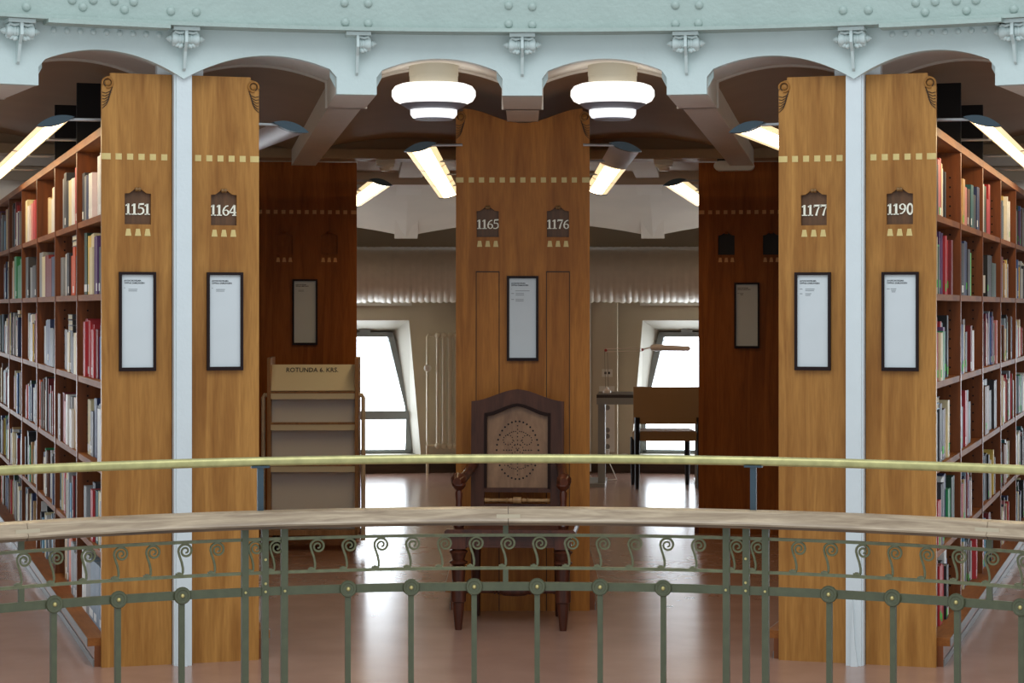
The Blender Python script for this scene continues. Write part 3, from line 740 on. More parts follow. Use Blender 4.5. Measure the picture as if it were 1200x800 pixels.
# which books show: walk each row from the end panel outwards along the line of sight
rows = {}
for bk in books: rows.setdefault((bk['side'], bk['row']), []).append(bk)
for (side, row), bl in rows.items():
    bl.sort(key=lambda q: q['y']); mw = bl[0]['case'].matrix_basis
    def U(x, y, z): p = mw @ Vector((x, y, z)); return proj(p)
    bound = U(side*.335, 0, 1.5)[0]
    lastbay = 0
    for bk in bl:
        if bk['bay'] != lastbay:
            ub = U(side*.322, TH+bk['bay']*BAY-.014, bk['z'])[0]
            bound = min(bound, ub) if side < 0 else max(bound, ub)
            lastbay = bk['bay']
        x = side*(.322-bk['dep'])
        us = [U(x, bk['y'], bk['z'])[0], U(x, bk['y']+bk['t'], bk['z'])[0]]
        e = min(us) if side < 0 else max(us)
        vis = (bound-e) if side < 0 else (e-bound)
        fr = max(0, min(e, 1200)) if side > 0 else e
        bk['vis'] = max(0, vis) if 0 < e < 1200 else 0
        if vis > 0: bound = e
        bk['area'] = bk['vis']*abs(U(x, bk['y'], bk['z'])[1]-U(x, bk['y'], bk['z']+bk['h'])[1])
books.sort(key=lambda q: -q['area'])
sel = [q for q in books[:291] if q['area'] > 8]; selid = {id(q) for q in sel}
lab_m = {}
for k in ('label_w', 'label_g'):
    m = MB(); m.box(-.0006, .0008, -.5, .5, 0, .034); lab_m[k] = m.mesh('spine_label', M[k])
cnt = {}
for (side, row), bl in rows.items():
    for bk in bl:
        if id(bk) in selid: kk = (side, row, bk['bay']); cnt[kk] = cnt.get(kk, 0)+1; bk['n'] = cnt[kk]
SHN = ['top', 'second', 'third', 'fourth', 'fifth', 'bottom']
def book_matrix(bk):
    s = bk['side']; mw = bk['case'].matrix_basis
    # book local: spine toward -x
    x = s*(.322-bk['dep'])
    if s < 0: return mw @ Matrix.Translation((x, bk['y'], bk['z']+.0004))
    return mw @ Matrix.Translation((x, bk['y']+bk['t'], bk['z']+.0004)) @ Matrix.Rotation(pi, 4, 'Z')
for bk in sel:
    o = bpy.data.objects.new('book', book_mesh(bk['t'], bk['h'], bk['d'], bk['key'])); C.objects.link(o)
    o.matrix_basis = book_matrix(bk)
    pn = '1151' if bk['side'] < 0 else '1190'
    tag(o, '%s book, %s showing past %s, %s shelf, %s bay of the %s bookcase' % (bk['key'], ORD[bk['n']-1], 'panel '+pn if bk['bay'] == 0 else 'the upright', SHN[bk['row']], ORD[bk['bay']], 'left' if bk['side'] < 0 else 'right'), 'book', 'books on the shelves of bookcase '+pn)
    if (bk['side'], bk['bay'], bk['row'], bk['n']) == (1, 2, 1, 1):
        yy = bk['t']+.0006
        m = MB(); m.box(.012, .15, bk['t'], yy, .02, .115); m.build('cover_picture', M['label_w'], o)
        m = MB()
        for q in range(3): m.box(.03+.03*q, .036+.03*q, bk['t'], yy, .14, bk['h']-.03)
        m.build('cover_lettering', M['label_w'], o)
    lr = rng.random()
    if lr < (.45 if bk['side'] < 0 else .62):
        l = link('spine_label', lab_m['label_w' if (bk['side'] < 0 or lr < .22) else 'label_g'], o, (0, bk['t']/2, .014 if lr < .4 else .03)); l.scale = (1, bk['t']*.9, 1)
for k in flats:
    sd = k['side']; m = MB(); c = .0025
    m.box(0, .16, 0, .23, 0, c); m.box(0, .16, 0, .23, .025-c, .025); m.box(0, .16, 0, c, c, .025-c); m.cur = 1; m.box(.003, .157, c, .227, c, .025-c)
    o = m.build('book', [BM[k['key']], M['leafpage']]); x = sd*(.322-.012)
    o.matrix_basis = k['case'].matrix_basis @ Matrix.Translation((x if sd < 0 else x-.16, k['y'], k['z']))
    tag(o, '%s book lying flat, %s from below, %s shelf, %s bay of the %s bookcase' % (k['key'], ORD[k['k']], SHN[k['row']], ORD[k['bay']], 'left' if sd < 0 else 'right'), 'book', 'books on the shelves of bookcase '+('1151' if sd < 0 else '1190'))
rest = MB(); keys = BK+['_page']
for bk in books:
    if id(bk) in selid: continue
    q = book_mesh(bk['t'], bk['h'], bk['d'], bk['key'], mb=rest); q.xform(book_matrix(bk))
    ki = BK.index(bk['key']); base = len(rest.v); rest.v += q.v; rest.f += [tuple(i+base for i in f) for f in q.f]; rest.mi += [ki if c == 0 else len(BK) for c in q.mi]
# shelves of the central case that face the aisles
for s in (-1, 1):
    for bay in range(4):
        for row in range(6):
            y = TH+bay*BAY+.02
            while y < TH+(bay+1)*BAY-.09:
                t = rng.uniform(.03, .07)
                bk = dict(case=case_C, side=s, y=y, t=t-.001, dep=rng.uniform(.01, .04), z=ZS[row], h=rng.uniform(.19, .27), d=.18, key=rng.choice(GEN)); y += t
                q = book_mesh(bk['t'], bk['h'], bk['d'], bk['key'], mb=rest); q.xform(book_matrix(bk))
                ki = BK.index(bk['key']); base = len(rest.v); rest.v += q.v; rest.f += [tuple(i+base for i in f) for f in q.f]; rest.mi += [ki if c == 0 else len(BK) for c in q.mi]
ro = rest.build('distant_books', [BM[k] for k in BK]+[M['leafpage']])
tag(ro, 'further books filling the deeper bays of the bookcases', 'books', None, 'stuff')

# ------------------------------------------------------------------ fluorescent lamps along the bookcases
def fluorescent(case, side, y0, n_seg, label, lit=None, z=2.315, seg=1.5, xoff=.51, tilt=15, rods=True):
    mw = case.matrix_basis @ Vector((side*xoff, y0, z))
    root = empty('fluorescent_lamp', mw, case.rotation_euler.z); tag(root, label, 'lamp')
    root.rotation_euler = (0, 0, case.rotation_euler.z)
    t = R(tilt)*side                 # lit face leans towards the shelves
    def P(u, w): return (u*cos(t)+w*sin(t), -u*sin(t)+w*cos(t)) if False else (u*cos(t)-w*sin(t), u*sin(t)+w*cos(t))
    # tilt: outer edge lower, inner edge higher
    t = -R(tilt)*side
    hw = .074
    up = [(-hw+2*hw*k/10, .020*(1-((2*k/10)-1)**2)) for k in range(11)]
    dn = [(-hw+2*hw*k/10, -.014*(1-((2*k/10)-1)**2)) for k in range(11)]
    L = n_seg*seg
    def strip(us, y_a, y_b, th=.002):
        m = MB(); n = len(us)
        vs = [(P(u, w)[0], y_a, P(u, w)[1]) for u, w in us]+[(P(u, w)[0], y_b, P(u, w)[1]) for u, w in us]
        m.add(vs, [(i, i+1, n+i+1, n+i) for i in range(n-1)]); return m
    strip(up, 0, L).build('housing', M['alu'], root, True)
    lit = lit or [1]*n_seg
    for k in range(n_seg):
        dm = strip(dn, k*seg+.025, (k+1)*seg-.025); dm.mi = [1 if i in (0, 1, 8, 9) else 0 for i in range(10)]
        dm.build('diffuser', [M['tube'], M['tube_edge']] if lit[k] else M['tube_off'], root, True)
        strip([(u*1.002, w*1.08) for u, w in dn], (k+1)*seg-.03, (k+1)*seg+.03).build('joint_band', M['alu'], root, True)
    cap = MB(); poly = [P(u*1.12, w*1.15) for u, w in up]+[P(u*1.12, w*1.2) for u, w in dn[::-1]][1:-1]
    cap.prism(poly, -.05, .004)
    ring = [P(u*.8, w*.7) for u, w in up]+[P(u*.8, w*.7) for u, w in dn[::-1]][1:-1]
    cap.build('end_cap', M['cap'], root, True)
    cap2 = MB(); cap2.prism(poly, L, L+.05); cap2.build('end_cap', M['cap'], root, True)
    if rods:
        yy = -.03; k = 0
        while yy < L:
            m = MB(); m.tube([(-side*.055, yy, .010), (-side*(xoff-.30), yy, .012)], .007, 8); m.build('bracket_rod', M['rod'], root, True)
            yy += BAY
    return root
fluorescent(case_L, -1, .22, 3, 'lit fluorescent lamp over the aisle at the outer side of panel 1151, leftmost lamp')
fluorescent(case_L, 1, .22, 2, 'fluorescent lamp with grey unlit near half and blue end cap beside panel 1164', [0, 1])
fluorescent(case_R, 1, .22, 3, 'lit fluorescent lamp at the outer side of panel 1190, rightmost lamp')
fluorescent(case_R, -1, .22, 2, 'lit fluorescent lamp at the inner side of panel 1177, before the dark panel')
fluorescent(case_C, -1, -.06, 3, 'fully lit fluorescent lamp along the left side of the central bookcase')
fluorescent(case_C, 1, -.06, 3, 'fluorescent lamp with its near half dark along the right side of the central bookcase', [0, 1, 1], seg=1.35)
fluorescent(case_DL, 1, .2, 2, 'lit fluorescent lamp beside the dark bookcase behind the display rack', z=2.37)
fluorescent(case_DR, -1, .2, 2, 'lit fluorescent lamp beside the dark bookcase with black niches', z=2.37)

# ------------------------------------------------------------------ round opal ceiling lamps
def opal(az, label):
    root = empty('ceiling_lamp', pol(az, 5.22, 2.375), 0); tag(root, label, 'lamp')
    m = MB(); m.lathe([(.112, .195), (.112, .262)], n=32); m.build('mount', M['lampneck'], root, True)
    m = MB(); m.lathe([(.108, .150), (.110, .156), (.110, .206), (.108, .210)], n=32); m.build('neck', M['lampneck'], root, True)
    pr = [(.108, .062), (.150, .068), (.178, .082), (.191, .103), (.190, .128), (.176, .147), (.150, .157), (.108, .160)]
    m = MB(); m.lathe(pr, n=40); m.build('opal_shade', M['opal'], root, True)
    m = MB(); m.lathe([(.100, .038), (.125, .050), (.152, .067)], n=40); m.build('reflector_ring', M['reflector'], root, True)
    m = MB(); m.lathe([(.070, .000), (.096, .006), (.106, .020), (.106, .042)], n=36); m.build('lower_cup', M['opal_cup'], root, True)
    m = MB(); m.lathe([(.085, -.003), (.085, .002)], n=36); m.build('bottom_glass', M['reflector'], root, True)
    return root
opal(-4.25, 'round white opal ceiling lamp, left one of the pair before the central panel')
opal(4.68, 'round white opal ceiling lamp, right one of the pair before the central panel')

# ------------------------------------------------------------------ small ceiling devices
for az, lab in ((-5.23, 'small cream smoke detector under the ring beam left of the central panel'), (5.67, 'small cream smoke detector under the ring beam right of the central panel')):
    root = empty('smoke_detector', pol(az, R_V+.12, 2.50), -R(az)); tag(root, lab, 'detector')
    m = MB(); m.box(-.062, .062, -.04, .04, -.028, 0); m.build('base', M['white_pl'], root)
    m = MB(); m.lathe([(.022, -.075), (.034, -.068), (.042, -.05), (.058, -.044), (.058, -.028)], n=20); m.build('head', M['white_pl'], root, True)
root = empty('emergency_light', pol(8.42, R_V+.12, 2.497), -R(8.42)); tag(root, 'oval cream emergency light at the top of the dark niche panel', 'light')
m = MB(); m.box(-.11, .11, -.05, .05, -.012, .003); m.build('base', M['socket'], root)
m = MB(); poly = circ(-.095, -.042, .038, .032, 90, 270, 8)+circ(.095, -.042, .038, .032, -90, 90, 8); m.prism(poly, -.055, .055); m.build('cover', M['white_pl'], root, True)

# ------------------------------------------------------------------ foil-wrapped duct round the outer wall
m = MB(); rd = random.Random(3); vs = []; fs = []; NA, NR = 900, 18
wob = 0
for i in range(NA+1):
    a = R(-33+66*i/NA); pleat = (i % 3 == 0)
    if pleat: wob = rd.uniform(-.004, .004)
    for k in range(NR):
        p = 2*pi*k/NR; sag = max(0, -sin(p))
        rr = .256+wob*(.4+sag)-((.003+.007*sag) if pleat else 0)
        r_ = 14.80+rr*cos(p); vs.append((r_*sin(a), YC+r_*cos(a), 1.813+rr*sin(p)))
for i in range(NA):
    for k in range(NR): fs.append((i*NR+k, i*NR+(k+1) % NR, (i+1)*NR+(k+1) % NR, (i+1)*NR+k))
m.add(vs, fs); duct = tag(m.build('ventilation_duct', M['duct'], smooth=True), 'fat cream pleated duct running along the far wall under the ceiling', 'duct')

# ------------------------------------------------------------------ radiator with pipe
RA = -1.4
root = empty('radiator', pol(-1.6, 14.93), -R(-1.6)); tag(root, 'cream column radiator on the far wall left of the central panel', 'radiator')
rm = MB()
for dy in (-.045, .045): rm.tube([(0, dy, .26), (0, dy, 1.26)], .017, 10)
rm.lathe_dir([(.012, -.075), (.028, -.06), (.030, 0), (.028, .06), (.012, .075)], (0, 0, 1.265), (0, 1, 0), 10)
rm.lathe_dir([(.012, -.075), (.028, -.06), (.030, 0), (.028, .06), (.012, .075)], (0, 0, .265), (0, 1, 0), 10)
rme = rm.mesh('radiator_section', M['radiator'], True)
for k in range(11): link('radiator_section', rme, root, (-.318+.055*k, -.03, 0))
m = MB(); m.tube([(-.34, -.03, 1.265), (-.405, -.03, 1.265), (-.412, -.03, 1.25), (-.412, -.03, .30), (-.405, -.03, .27), (-.34, -.03, .265)], .013, 8); m.build('pipe', M['radiator'], root, True)
m = MB(); m.lathe_dir([(.02, -.06), (.032, -.05), (.034, -.02), (.025, -.01), (.02, .01)], (-.412, -.04, .97), (0, 1, 0), 12); m.build('valve', M['white_pl'], root, True)
m = MB(); m.tube([(-.415, -.03, .27), (-.415, -.03, .0)], .013, 8); m.build('pipe', M['radiator'], root, True)

# ------------------------------------------------------------------ wall trunking with sockets
def wpt(u, y_out=0): return None
root = empty('cable_trunking', pol(3.0, 15.085), -R(8.74)); tag(root, 'cream wall trunking box with sockets beside the desk', 'trunking')
m = MB(); m.box(-.11, .12, -.06, 0, .15, 1.56); m.build('cover', M['wall'], root)
m = MB(); m.box(.075, .081, -.062, -.06, .15, 1.56); m.build('seam', M['wall'], root)
m = MB(); m.box(-.02, .075, -.07, -.06, .885, .955); m.build('data_plate', M['white_pl'], root)
for dx in (.012, .045): m = MB(); m.box(dx-.010, dx+.010, -.072, -.07, .91, .932); m.build('data_socket', M['socket'], root)
m = MB(); m.box(-.045, .095, -.068, -.06, .20, .80); m.build('socket_plate', M['white_pl'], root)
for z in (.66, .605, .40, .345, .25):
    m = MB(); m.lathe_dir([(.024, 0), (.024, .003), (.018, .004), (.017, .001)], (.03, -.068, z), (0, -1, 0), 16); so_ = m.build('power_socket', M['steel'], root, True)
m = MB(); m.box(-.03, .05, -.12, -.068, .17, .225); m.build('charger', M['white_pl'], root)
m = MB(); m.tube([(-.132, -.06, 1.6), (-.134, -.06, .9), (-.132, -.06, .02)], .012, 8); m.build('pipe', M['white_pl'], root, True)

# ------------------------------------------------------------------ desk, lamp, cable, brown chair
DY = 18.35
root = empty('desk', (1.12, DY, 0), -R(4)); tag(root, 'dark topped desk by the right window behind the brown chair', 'desk')
m = MB(); m.box(-.44, .45, -.35, .35, .755, .782); m.build('desk_top', M['desk'], root)
m = MB(); m.box(-.44, .45, -.352, -.345, .70, .755); m.build('modesty_edge', M['steel'], root)
for x in (-.40, .42):
    m = MB(); m.box(x-.03, x+.03, -.28, -.22, .03, .755); m.build('leg', M['steel'], root)
    m = MB(); m.box(x-.02, x+.02, .2, .26, .03, .755); m.build('leg', M['steel'], root)
    m = MB(); m.box(x-.03-(.09 if x < 0 else 0), x+.03, -.36, .34, 0, .03); m.build('foot_bar', M['steel'], root)
lamp = empty('desk_lamp', (.76, DY+.05, .782), 0); tag(lamp, 'thin beige arm lamp reaching across the right window over the desk', 'lamp')
m = MB(); m.lathe([(.035, 0), (.035, .02), (.015, .03), (.012, .05)], n=16); m.build('base', M['lamp_pink'], lamp, True)
m = MB(); m.tube([(-.012, 0, .04), (-.02, 0, .365)], .0022, 6); m.tube([(.012, 0, .04), (.004, 0, .365)], .0022, 6); m.build('lower_arm', M['lamp_arm'], lamp, True)
m = MB(); m.tube([(-.01, 0, .380), (.305, 0, .385)], .003, 6); m.tube([(-.01, 0, .355), (.305, 0, .362)], .003, 6); m.build('upper_arm', M['lamp_pink'], lamp, True)
m = MB(); m.lathe_dir([(.012, -.02), (.014, 0), (.012, .02)], (-.01, 0, .368), (0, 1, 0), 10); m.lathe_dir([(.010, -.02), (.012, 0), (.010, .02)], (.308, 0, .373), (0, 1, 0), 10); m.build('joint', M['red'], lamp, True)
m = MB(); m.tube([(.31, 0, .376), (.38, 0, .392)], .006, 8); m.build('joint_arm', M['lamp_pink'], lamp, True)
m = MB(); m.lathe_dir([(.012, 0), (.026, .015), (.030, .06), (.026, .12), (.022, .33), (.010, .345)], (.375, 0, .392), (1, 0, -.03), 12); m.build('lamp_head', M['lamp_pink'], lamp, True)
m = MB(); m.tube([(.86, 19.0, .20), (.95, 18.9, .22), (1.1, 18.85, .16)], .005, 6); m.tube([(.86, 19.0, .2), (.80, 18.9, .15), (.84, 18.8, .06), (.86, 18.75, .01), (.78, 18.7, .008), (.70, 18.72, .008)], .005, 6)
tag(m.build('power_cable', M['white_pl'], smooth=True), 'white power cable hanging from the socket to the floor under the desk', 'cable')
root = empty('office_chair', (1.245, 18.05, 0), 0); root.name = 'upholstered_chair'; tag(root, 'brown upholstered chair with black legs facing the right window', 'chair')
def curved_back(m, w, y, z0, z1, t, bow):
    n = 12; vs = []; fs = []
    for i in range(n+1):
        x = -w/2+w*i/n; yy = y-bow*(1-(2*i/n-1)**2)
        vs += [(x, yy, z0), (x, yy, z1), (x, yy+t, z1), (x, yy+t, z0)]
    for i in range(n):
        a, c = 4*i, 4*i+4
        fs += [(a, c, c+1, a+1), (a+1, c+1, c+2, a+2), (a+2, c+2, c+3, a+3), (a+3, c+3, c, a)]
    fs += [(0, 1, 2, 3), (4*n+3, 4*n+2, 4*n+1, 4*n)]
    m.add(vs, fs)
m = MB(); curved_back(m, .57, -.20, .545, .855, .05, .04); o = m.build('backrest', M['brownfab'], root, True)
m = MB(); poly = [(-.27, .40), (.27, .40), (.27, .44), (.255, .468), (.22, .482), (-.22, .482), (-.255, .468), (-.27, .44)]; m.prism(poly, -.18, .28); m.build('seat', M['brownfab'], root, True)
for x, y, t, h in ((-.255, -.21, -.01, .60), (.265, -.21, .0, .60), (-.265, .25, 0, .41), (.20, .25, 0, .41)):
    m = MB(); m.tube([(x, y-t, 0), (x, y, h*.6), (x, y+.0, h)], [.018, .024, .024], 8); m.build('leg', M['blackwood'], root, True)

# ------------------------------------------------------------------ display rack
root = empty('display_rack', (-1.285, 13.30, 0), R(2)); tag(root, 'empty cream display rack lettered ROTUNDA 6. KRS. before the dark left panel', 'rack')
W2 = .262
for s in (-1, 1):
    m = MB(); m.prism([(s*W2, .10), (s*(W2+.022), .10), (s*(W2+.022), 1.205), (s*W2, 1.205)], 0, .36)
    m.build('side_panel', M['ply'], root)
    m = MB(); x = s*(W2+.05); m.tube([(s*(W2+.022), .06, .97), (s*(W2+.04), .06, .972), (x, .06, .955), (x, .06, .5), (x, .06, .10), (x, .06, .06)], .014, 10); m.build('tube_handle', M['cream_tube'], root, True)
m = MB(); m.box(-W2, W2, .10, .115, .12, 1.04); m.build('back_panel', M['grey_lam'], root)
m = MB(); m.add([(-W2, .03, 1.0), (W2, .03, 1.0), (W2, .14, 1.160), (-W2, .14, 1.160), (-W2, .04, .995), (W2, .04, .995), (W2, .15, 1.155), (-W2, .15, 1.155)], [(0, 1, 2, 3), (7, 6, 5, 4), (0, 4, 5, 1), (1, 5, 6, 2), (2, 6, 7, 3), (3, 7, 4, 0)])
hd = m.build('header_board', M['cream_lam'], root)
hd_t = text_mesh('lettering', 'ROTUNDA 6. KRS.', .047, M['ink'], root, (0, .2095, 1.1355), .0004, 'CENTER')
hd_t.rotation_euler = (atan2(.160, .11), 0, 0); hd_t.scale = (.86, 1.0, 1); hd_t.location = (-.01, .106, 1.114)
for z in (.995, .800, .540, .235):
    m = MB(); m.add([(-W2, .02, z-.012), (W2, .02, z-.012), (W2, .02, z), (-W2, .02, z), (-W2, .10, z-.012), (W2, .10, z-.012), (W2, .10, z), (-W2, .10, z)], [(0, 1, 2, 3), (4, 7, 6, 5), (0, 4, 5, 1), (2, 6, 7, 3), (0, 3, 7, 4), (1, 5, 6, 2)])
    sh = m.build('shelf', M['ply'], root)
    if z > .3:
        m = MB(); m.box(-W2, W2, .022, .030, z-.048, z-.012); m.build('shelf_lip', M['cream_lam'], root)
m = MB(); m.box(-W2-.02, W2+.02, 0, .36, .10, .13); m.build('base_board', M['ply'], root)
for x in (-.24, .24):
    for y in (.05, .31):
        m = MB(); m.lathe_dir([(.02, -.014), (.045, -.012), (.05, 0), (.045, .012), (.02, .014)], (x, y, .05), (1, 0, 0), 16); m.tube([(x, y, .05), (x, y, .10)], .012, 8); m.build('caster', M['rubber'], root, True)

# ------------------------------------------------------------------ carved armchair
AC = empty('armchair', (-.022, 10.28, 0), -R(4.0)); tag(AC, 'antique carved wooden armchair with a perforated back before the central panel', 'chair')
def leg_profile(h):
    return [(.016, 0), (.019, .02), (.026, .09), (.028, .13), (.036, .135), (.037, .20), (.028, .21), (.031, .25), (.034, .30), (.026, .305), (.042, .315), (.043, .322), (.028, .33), (.033, .345), (.036, .358), (.044, .366), (.045, .372), (.030, .38), (.034, .40), (.036, .44)]
lm = MB(); lm.lathe(leg_profile(.4), n=16); lme = lm.mesh('front_leg', M['chairwood'], True)
for s in (-1, 1):
    link('front_leg', lme, AC, (s*.247, -.235, 0))
    m = MB(); m.box(s*.247-.038, s*.247+.038, -.273, -.197, .385, .447); m.build('leg_block', M['chairwood'], AC)
    m = MB(); m.tube([(s*.205, .24, 0), (s*.205, .215, .25), (s*.205, .21, .46)], [.02, .024, .026], 8); m.build('rear_leg', M['chairwood'], AC, True)
    # arm: turned post, cap and curved arm
    m = MB(); m.lathe([(.022, .475), (.026, .49), (.016, .51), (.022, .54), (.026, .556), (.017, .57), (.014, .60), (.018, .64), (.013, .655), (.026, .668), (.034, .68), (.032, .692)], cx=s*.247, cy=-.215, n=14); m.build('arm_post', M['chairwood'], AC, True)
    m = MB(); m.tube([(s*.252, -.25, .698), (s*.250, -.215, .705), (s*.243, -.10, .70), (s*.232, .02, .712), (s*.222, .12, .737), (s*.214, .20, .75)], [.020, .036, .026, .022, .024, .026], 10)
    m.build('arm', M['chairwood'], AC, True)
    m = MB(); m.lathe_dir([(.012, 0), (.02, .06), (.024, .1), (.02, .14), (.028, .18), (.02, .24), (.026, .3), (.014, .42)], (s*.235, -.215, .175), (-s*.06, 1, 0), 10); m.build('side_stretcher', M['chairwood'], AC, True)
m = MB(); m.prism([(-.302, .447), (.302, .447), (.308, .455), (.308, .468), (.298, .478), (-.298, .478), (-.308, .468), (-.308, .455)], -.29, .235); m.build('seat', M['chairwood'], AC, True)
m = MB(); m.box(-.21, .21, -.262, -.238, .392, .447); m.build('seat_apron', M['chairwood'], AC)
m = MB(); m.box(-.21, .21, -.268, -.255, .392, .402); m.build('apron_bead', M['chairwood'], AC)
for s in (-1, 1): m = MB(); m.box(s*.247-.012, s*.247+.012, -.2, .21, .40, .447); m.build('seat_apron', M['chairwood'], AC)
st = [(.012, -.215), (.016, -.20), (.012, -.18), (.013, -.10), (.019, -.095), (.013, -.085), (.020, -.078), (.016, -.068), (.024, -.05), (.027, 0), (.024, .05), (.016, .068), (.020, .078), (.013, .085), (.019, .095), (.013, .10), (.012, .18), (.016, .20), (.012, .215)]
m = MB(); m.lathe_dir(st, (0, .0, .155), (1, 0, 0), 12); m.build('front_stretcher', M['chairwood'], AC, True)
# back, leaning slightly
def lean(y, z): return y+.05*(z-.45)
BK_ = empty('back', (0, .205, 0)); BK_.parent = AC; BK_.rotation_euler = (-R(3), 0, 0); BK_.location = (0, .185, 0)
def arch_top(w, zs, zp, n=16):
    pts = []
    for k in range(n+1):
        t = -1+2*k/n; a = abs(t)
        e = (cos(pi*min(1, a*1.02))+1)/2
        pts.append((w*t, zs+(zp-zs)*(e*.75+.25*(1-a))))
    return pts
out = arch_top(.228, 1.058, 1.118); inn = arch_top(.163, 1.000, 1.048)
m = MB()
for i in range(len(out)-1): m.prism([inn[i], inn[i+1], out[i+1], out[i]], -.022, .022)
m.build('crest_rail', M['chairframe'], BK_, True)
for s in (-1, 1):
    m = MB(); m.prism([(s*.163, .45), (s*.228, .45), (s*.228, 1.058), (s*.163, 1.000)], -.022, .022); m.build('stile', M['chairframe'], BK_)
    m = MB(); m.prism([(s*.150, .628), (s*.163, .628), (s*.163, 1.000), (s*.150, .99)], -.030, -.008); m.build('bead', M['bead'], BK_)
m = MB(); i2 = arch_top(.150, .985, 1.033); 
for i in range(len(inn)-1): m.prism([i2[i], i2[i+1], inn[i+1], inn[i]], -.030, -.008)
m.build('bead', M['bead'], BK_, True)
m = MB(); m.box(-.163, .163, -.030, .015, .612, .634); m.build('lower_rail', M['chairframe'], BK_)
m = MB(); m.prism([(-.158, .625), (.158, .625)]+arch_top(.158, .99, 1.04)[::-1], -.004, .008); m.build('back_board', M['chairpanel'], BK_)
sp = [(.007, -.165), (.012, -.16), (.009, -.152), (.012, -.145), (.009, -.135), (.010, -.055), (.014, -.05), (.009, -.045), (.013, -.03), (.009, -.022), (.018, -.02), (.018, .02), (.009, .022), (.013, .03), (.009, .045), (.014, .05), (.010, .055), (.009, .135), (.012, .145), (.009, .152), (.012, .16), (.007, .165)]
m = MB(); m.lathe_dir(sp, (0, -.006, .572), (1, 0, 0), 10); m.build('spindle', M['ply'], BK_, True)
m = MB(); m.box(-.163, .163, -.004, .006, .45, .555); m.build('lower_board', M['chairframe'], BK_)
# perforated rosette
dots = []
cx, cz = 0.0, .818
for k in range(34): dots.append((cx+.103*cos(2*pi*k/34), cz+.142*sin(2*pi*k/34), .0032))
for s in (-1, 1):
    for k in range(12): dots.append((cx+s*.047+.024*cos(2*pi*k/12), cz+.050+.024*sin(2*pi*k/12), .0020))
    for k in range(9): dots.append((cx+s*.050+.024*cos(2*pi*k/9), cz-.055+.022*sin(2*pi*k/9), .0020))
    for t in range(5): dots.append((cx+s*(.010+.010*t), cz+.092-.002*t*t/2, .0020)); dots.append((cx+s*(.008+.010*t), cz-.092+.002*t*t/2, .0020))
    for t in range(3): dots.append((cx+s*(.040+.014*t), cz, .0022))
    for t in range(6): dots.append((cx+s*(.006+.0065*abs(t-3)), cz+.018*t-.045, .0019))
for k in range(12): dots.append((cx+.030*cos(2*pi*k/12), cz+.028*sin(2*pi*k/12), .0020))
for t in range(6): dots.append((cx, cz+.030+.018*t, .0021)); dots.append((cx, cz-.030-.018*t, .0021))
dots.append((cx, cz, .0032))
m = MB()
for x, z, r in dots: m.prism([(x+1.5*r*cos(2*pi*k/8), z+1.5*r*sin(2*pi*k/8)) for k in range(8)], -.0052, -.0035)
o = m.build('perforations', M['hole'], BK_); o['kind'] = 'stuff'

# ------------------------------------------------------------------ balustrade round the light well
RR = 2.76
bal = empty('balustrade', (0, YC, 0)); tag(bal, 'curved green iron balustrade with scrolls, weathered wooden handrail and brass rail', 'balustrade')
A0, A1 = -68, 68
seams = [A0, -34.8, -.75, 33.2, A1]
hp = [(RR-.056, .794), (RR-.060, .800), (RR-.052, .812), (RR-.050, .828), (RR-.046, .840), (RR, .843), (RR+.040, .840), (RR+.054, .828), (RR+.054, .800), (RR+.045, .794)]
hl = [(RR-.046, .784), (RR-.050, .794), (RR+.048, .794), (RR+.044, .784)]
for a, c in zip(seams[:-1], seams[1:]):
    m = MB(); m.sweep_arc(hp, a+.02, c-.02, max(8, int(abs(c-a)))); m.build('handrail', M['rail'], bal, True)
    m = MB(); m.sweep_arc(hl, a+.03, c-.03, max(8, int(abs(c-a)))); m.build('handrail_moulding', M['rail_dark'], bal, True)
for a in seams[1:-1]:
    m = MB(); m.sweep_arc([(RR-.0535, .808), (RR-.0525, .822), (RR-.045, .822), (RR-.045, .808)], a-.85, a+.85, 4); m.build('repair_patch', M['rail_patch'], bal)
m = MB(); m.tube([(RR*sin(R(a/2)), RR*cos(R(a/2)), 1.006) for a in range(2*A0, 2*A1+1)], .0155, 12); m.build('brass_rail', M['brass'], bal, True)
def bar(z0, z1, dr, name, mat='iron'):
    m = MB(); m.sweep_arc([(RR-dr, z0), (RR-dr, z1), (RR+dr, z1), (RR+dr, z0)], A0, A1, 136); m.build(name, M[mat], bal, True)
bar(.742, .752, .006, 'upper_bar', 'iron_lt'); bar(.630, .640, .006, 'middle_bar', 'iron_lt'); bar(.559, .587, .007, 'lower_bar')
def padd(name, me, a, z=0, r=RR): return link(name, me, bal, (r*sin(R(a)), r*cos(R(a)), z), (0, 0, -R(a)))
bb = MB(); bb.box(-.009, .009, -.009, .009, 0, .56); bbe = bb.mesh('baluster', M['iron'])
rz = MB(); rz.lathe_dir([(.029, 0), (.029, .004), (.026, .008), (.020, .008), (.018, .006), (.010, .006)], (0, -.008, 0), (0, -1, 0), 20); rze = rz.mesh('rosette', M['iron'], True)
rb = MB(); rb.lathe_dir([(.0075, 0), (.007, .004), (.004, .007), (.001, .008)], (0, -.013, 0), (0, -1, 0), 10); rbe = rb.mesh('rosette_bolt', M['bolt'], True)
pb = MB(); pb.box(-.011, .011, -.012, .012, 0, .79); pbe = pb.mesh('post', M['iron'])
bo = MB(); bo.lathe_dir([(.005, 0), (.004, .003), (.001, .004)], (0, -.013, 0), (0, -1, 0), 8); boe = bo.mesh('bolt', M['bolt'], True)
h1 = MB(); h1.box(-.009, .009, -.006, .006, 0, 1); h1e = h1.mesh('hanger', M['iron'])
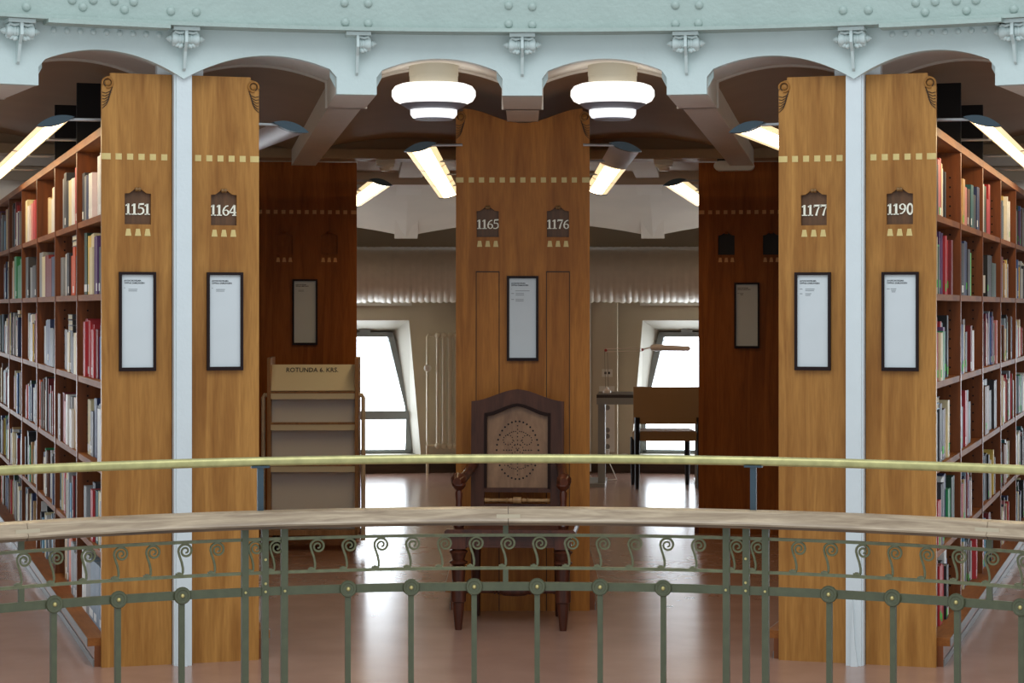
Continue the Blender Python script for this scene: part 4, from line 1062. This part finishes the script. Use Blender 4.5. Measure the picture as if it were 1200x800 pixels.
bays = [-.85+2.225, -.85-2.225]
ALL = []
P = 33.9                               # one panel between triple posts
tri = [-17.88-P, -17.88, -17.88+P, -17.88+2*P]
for a in tri:
    for d in (-1.40, 0, 1.36):
        if A0 < a+d < A1:
            p = padd('post', pbe, a+d)
            for z in ((.573, .60, .68) if d == 0 else (.573,)): link('bolt', boe, p, (0, 0, z))
for j in range(-1, 4):
    c = -.87+P*(j-0) if False else -17.88+P*(j-1)+P/2
    # seven balusters between two triple posts
    for k in range(-3, 3):
        a = c+4.45*(k+.5)-.0
        if A0 < a < A1:
            bl_ = padd('baluster', bbe, a); r_ = padd('rosette', rze, a, .573, RR); link('rosette_bolt', rbe, r_, (0, 0, 0))
    for z0, z1 in ((.750, .792), (.585, .632)):
        if A0 < c < A1: h_ = padd('hanger', h1e, c, z0); h_.scale = (1, 1, z1-z0)
# S scrolls
sc_ = MB()
pts = [(-.002, 0, .001), (.002, 0, .008), (.002, 0, .022), (-.002, 0, .042), (-.009, 0, .062), (-.013, 0, .078)]
for k in range(1, 30):
    a = R(180-22*k); rr = .0245*(1-k/34)+.001
    pts.append((.0115+rr*cos(a)-.000, 0, .078+.0*k+rr*sin(a)))
sc_.tube(pts, [.0042]*8+[.0042-.0010*k/27 for k in range(len(pts)-8)], 6)
sc_.box(-.022, .002, -.006, .006, .0, .006); sc_.box(-.016, -.006, -.005, .005, .005, .009)
sce = sc_.mesh('scroll', M['iron_lt'], True)
scr = []
for j in range(-1, 4):
    c = -17.88+P*(j-1)+P/2
    for k in range(-6, 7): scr.append(c+2.24*k-.03)
for a in tri: scr += [a-.86, a+.62]
for a in scr:
    if A0 < a < A1: padd('scroll', sce, a, .640, RR-.002)
for a in (tri[1]-.32, tri[2]+.5):
    m = MB(); m.box(-.010, .010, -.008, .008, .835, .985); m.box(-.03, .03, -.012, .012, .985, .992)
    m.build('rail_bracket', M['bluesteel'], bal, loc=(RR*sin(R(a)), RR*cos(R(a)), 0), rot=(0, 0, -R(a)))
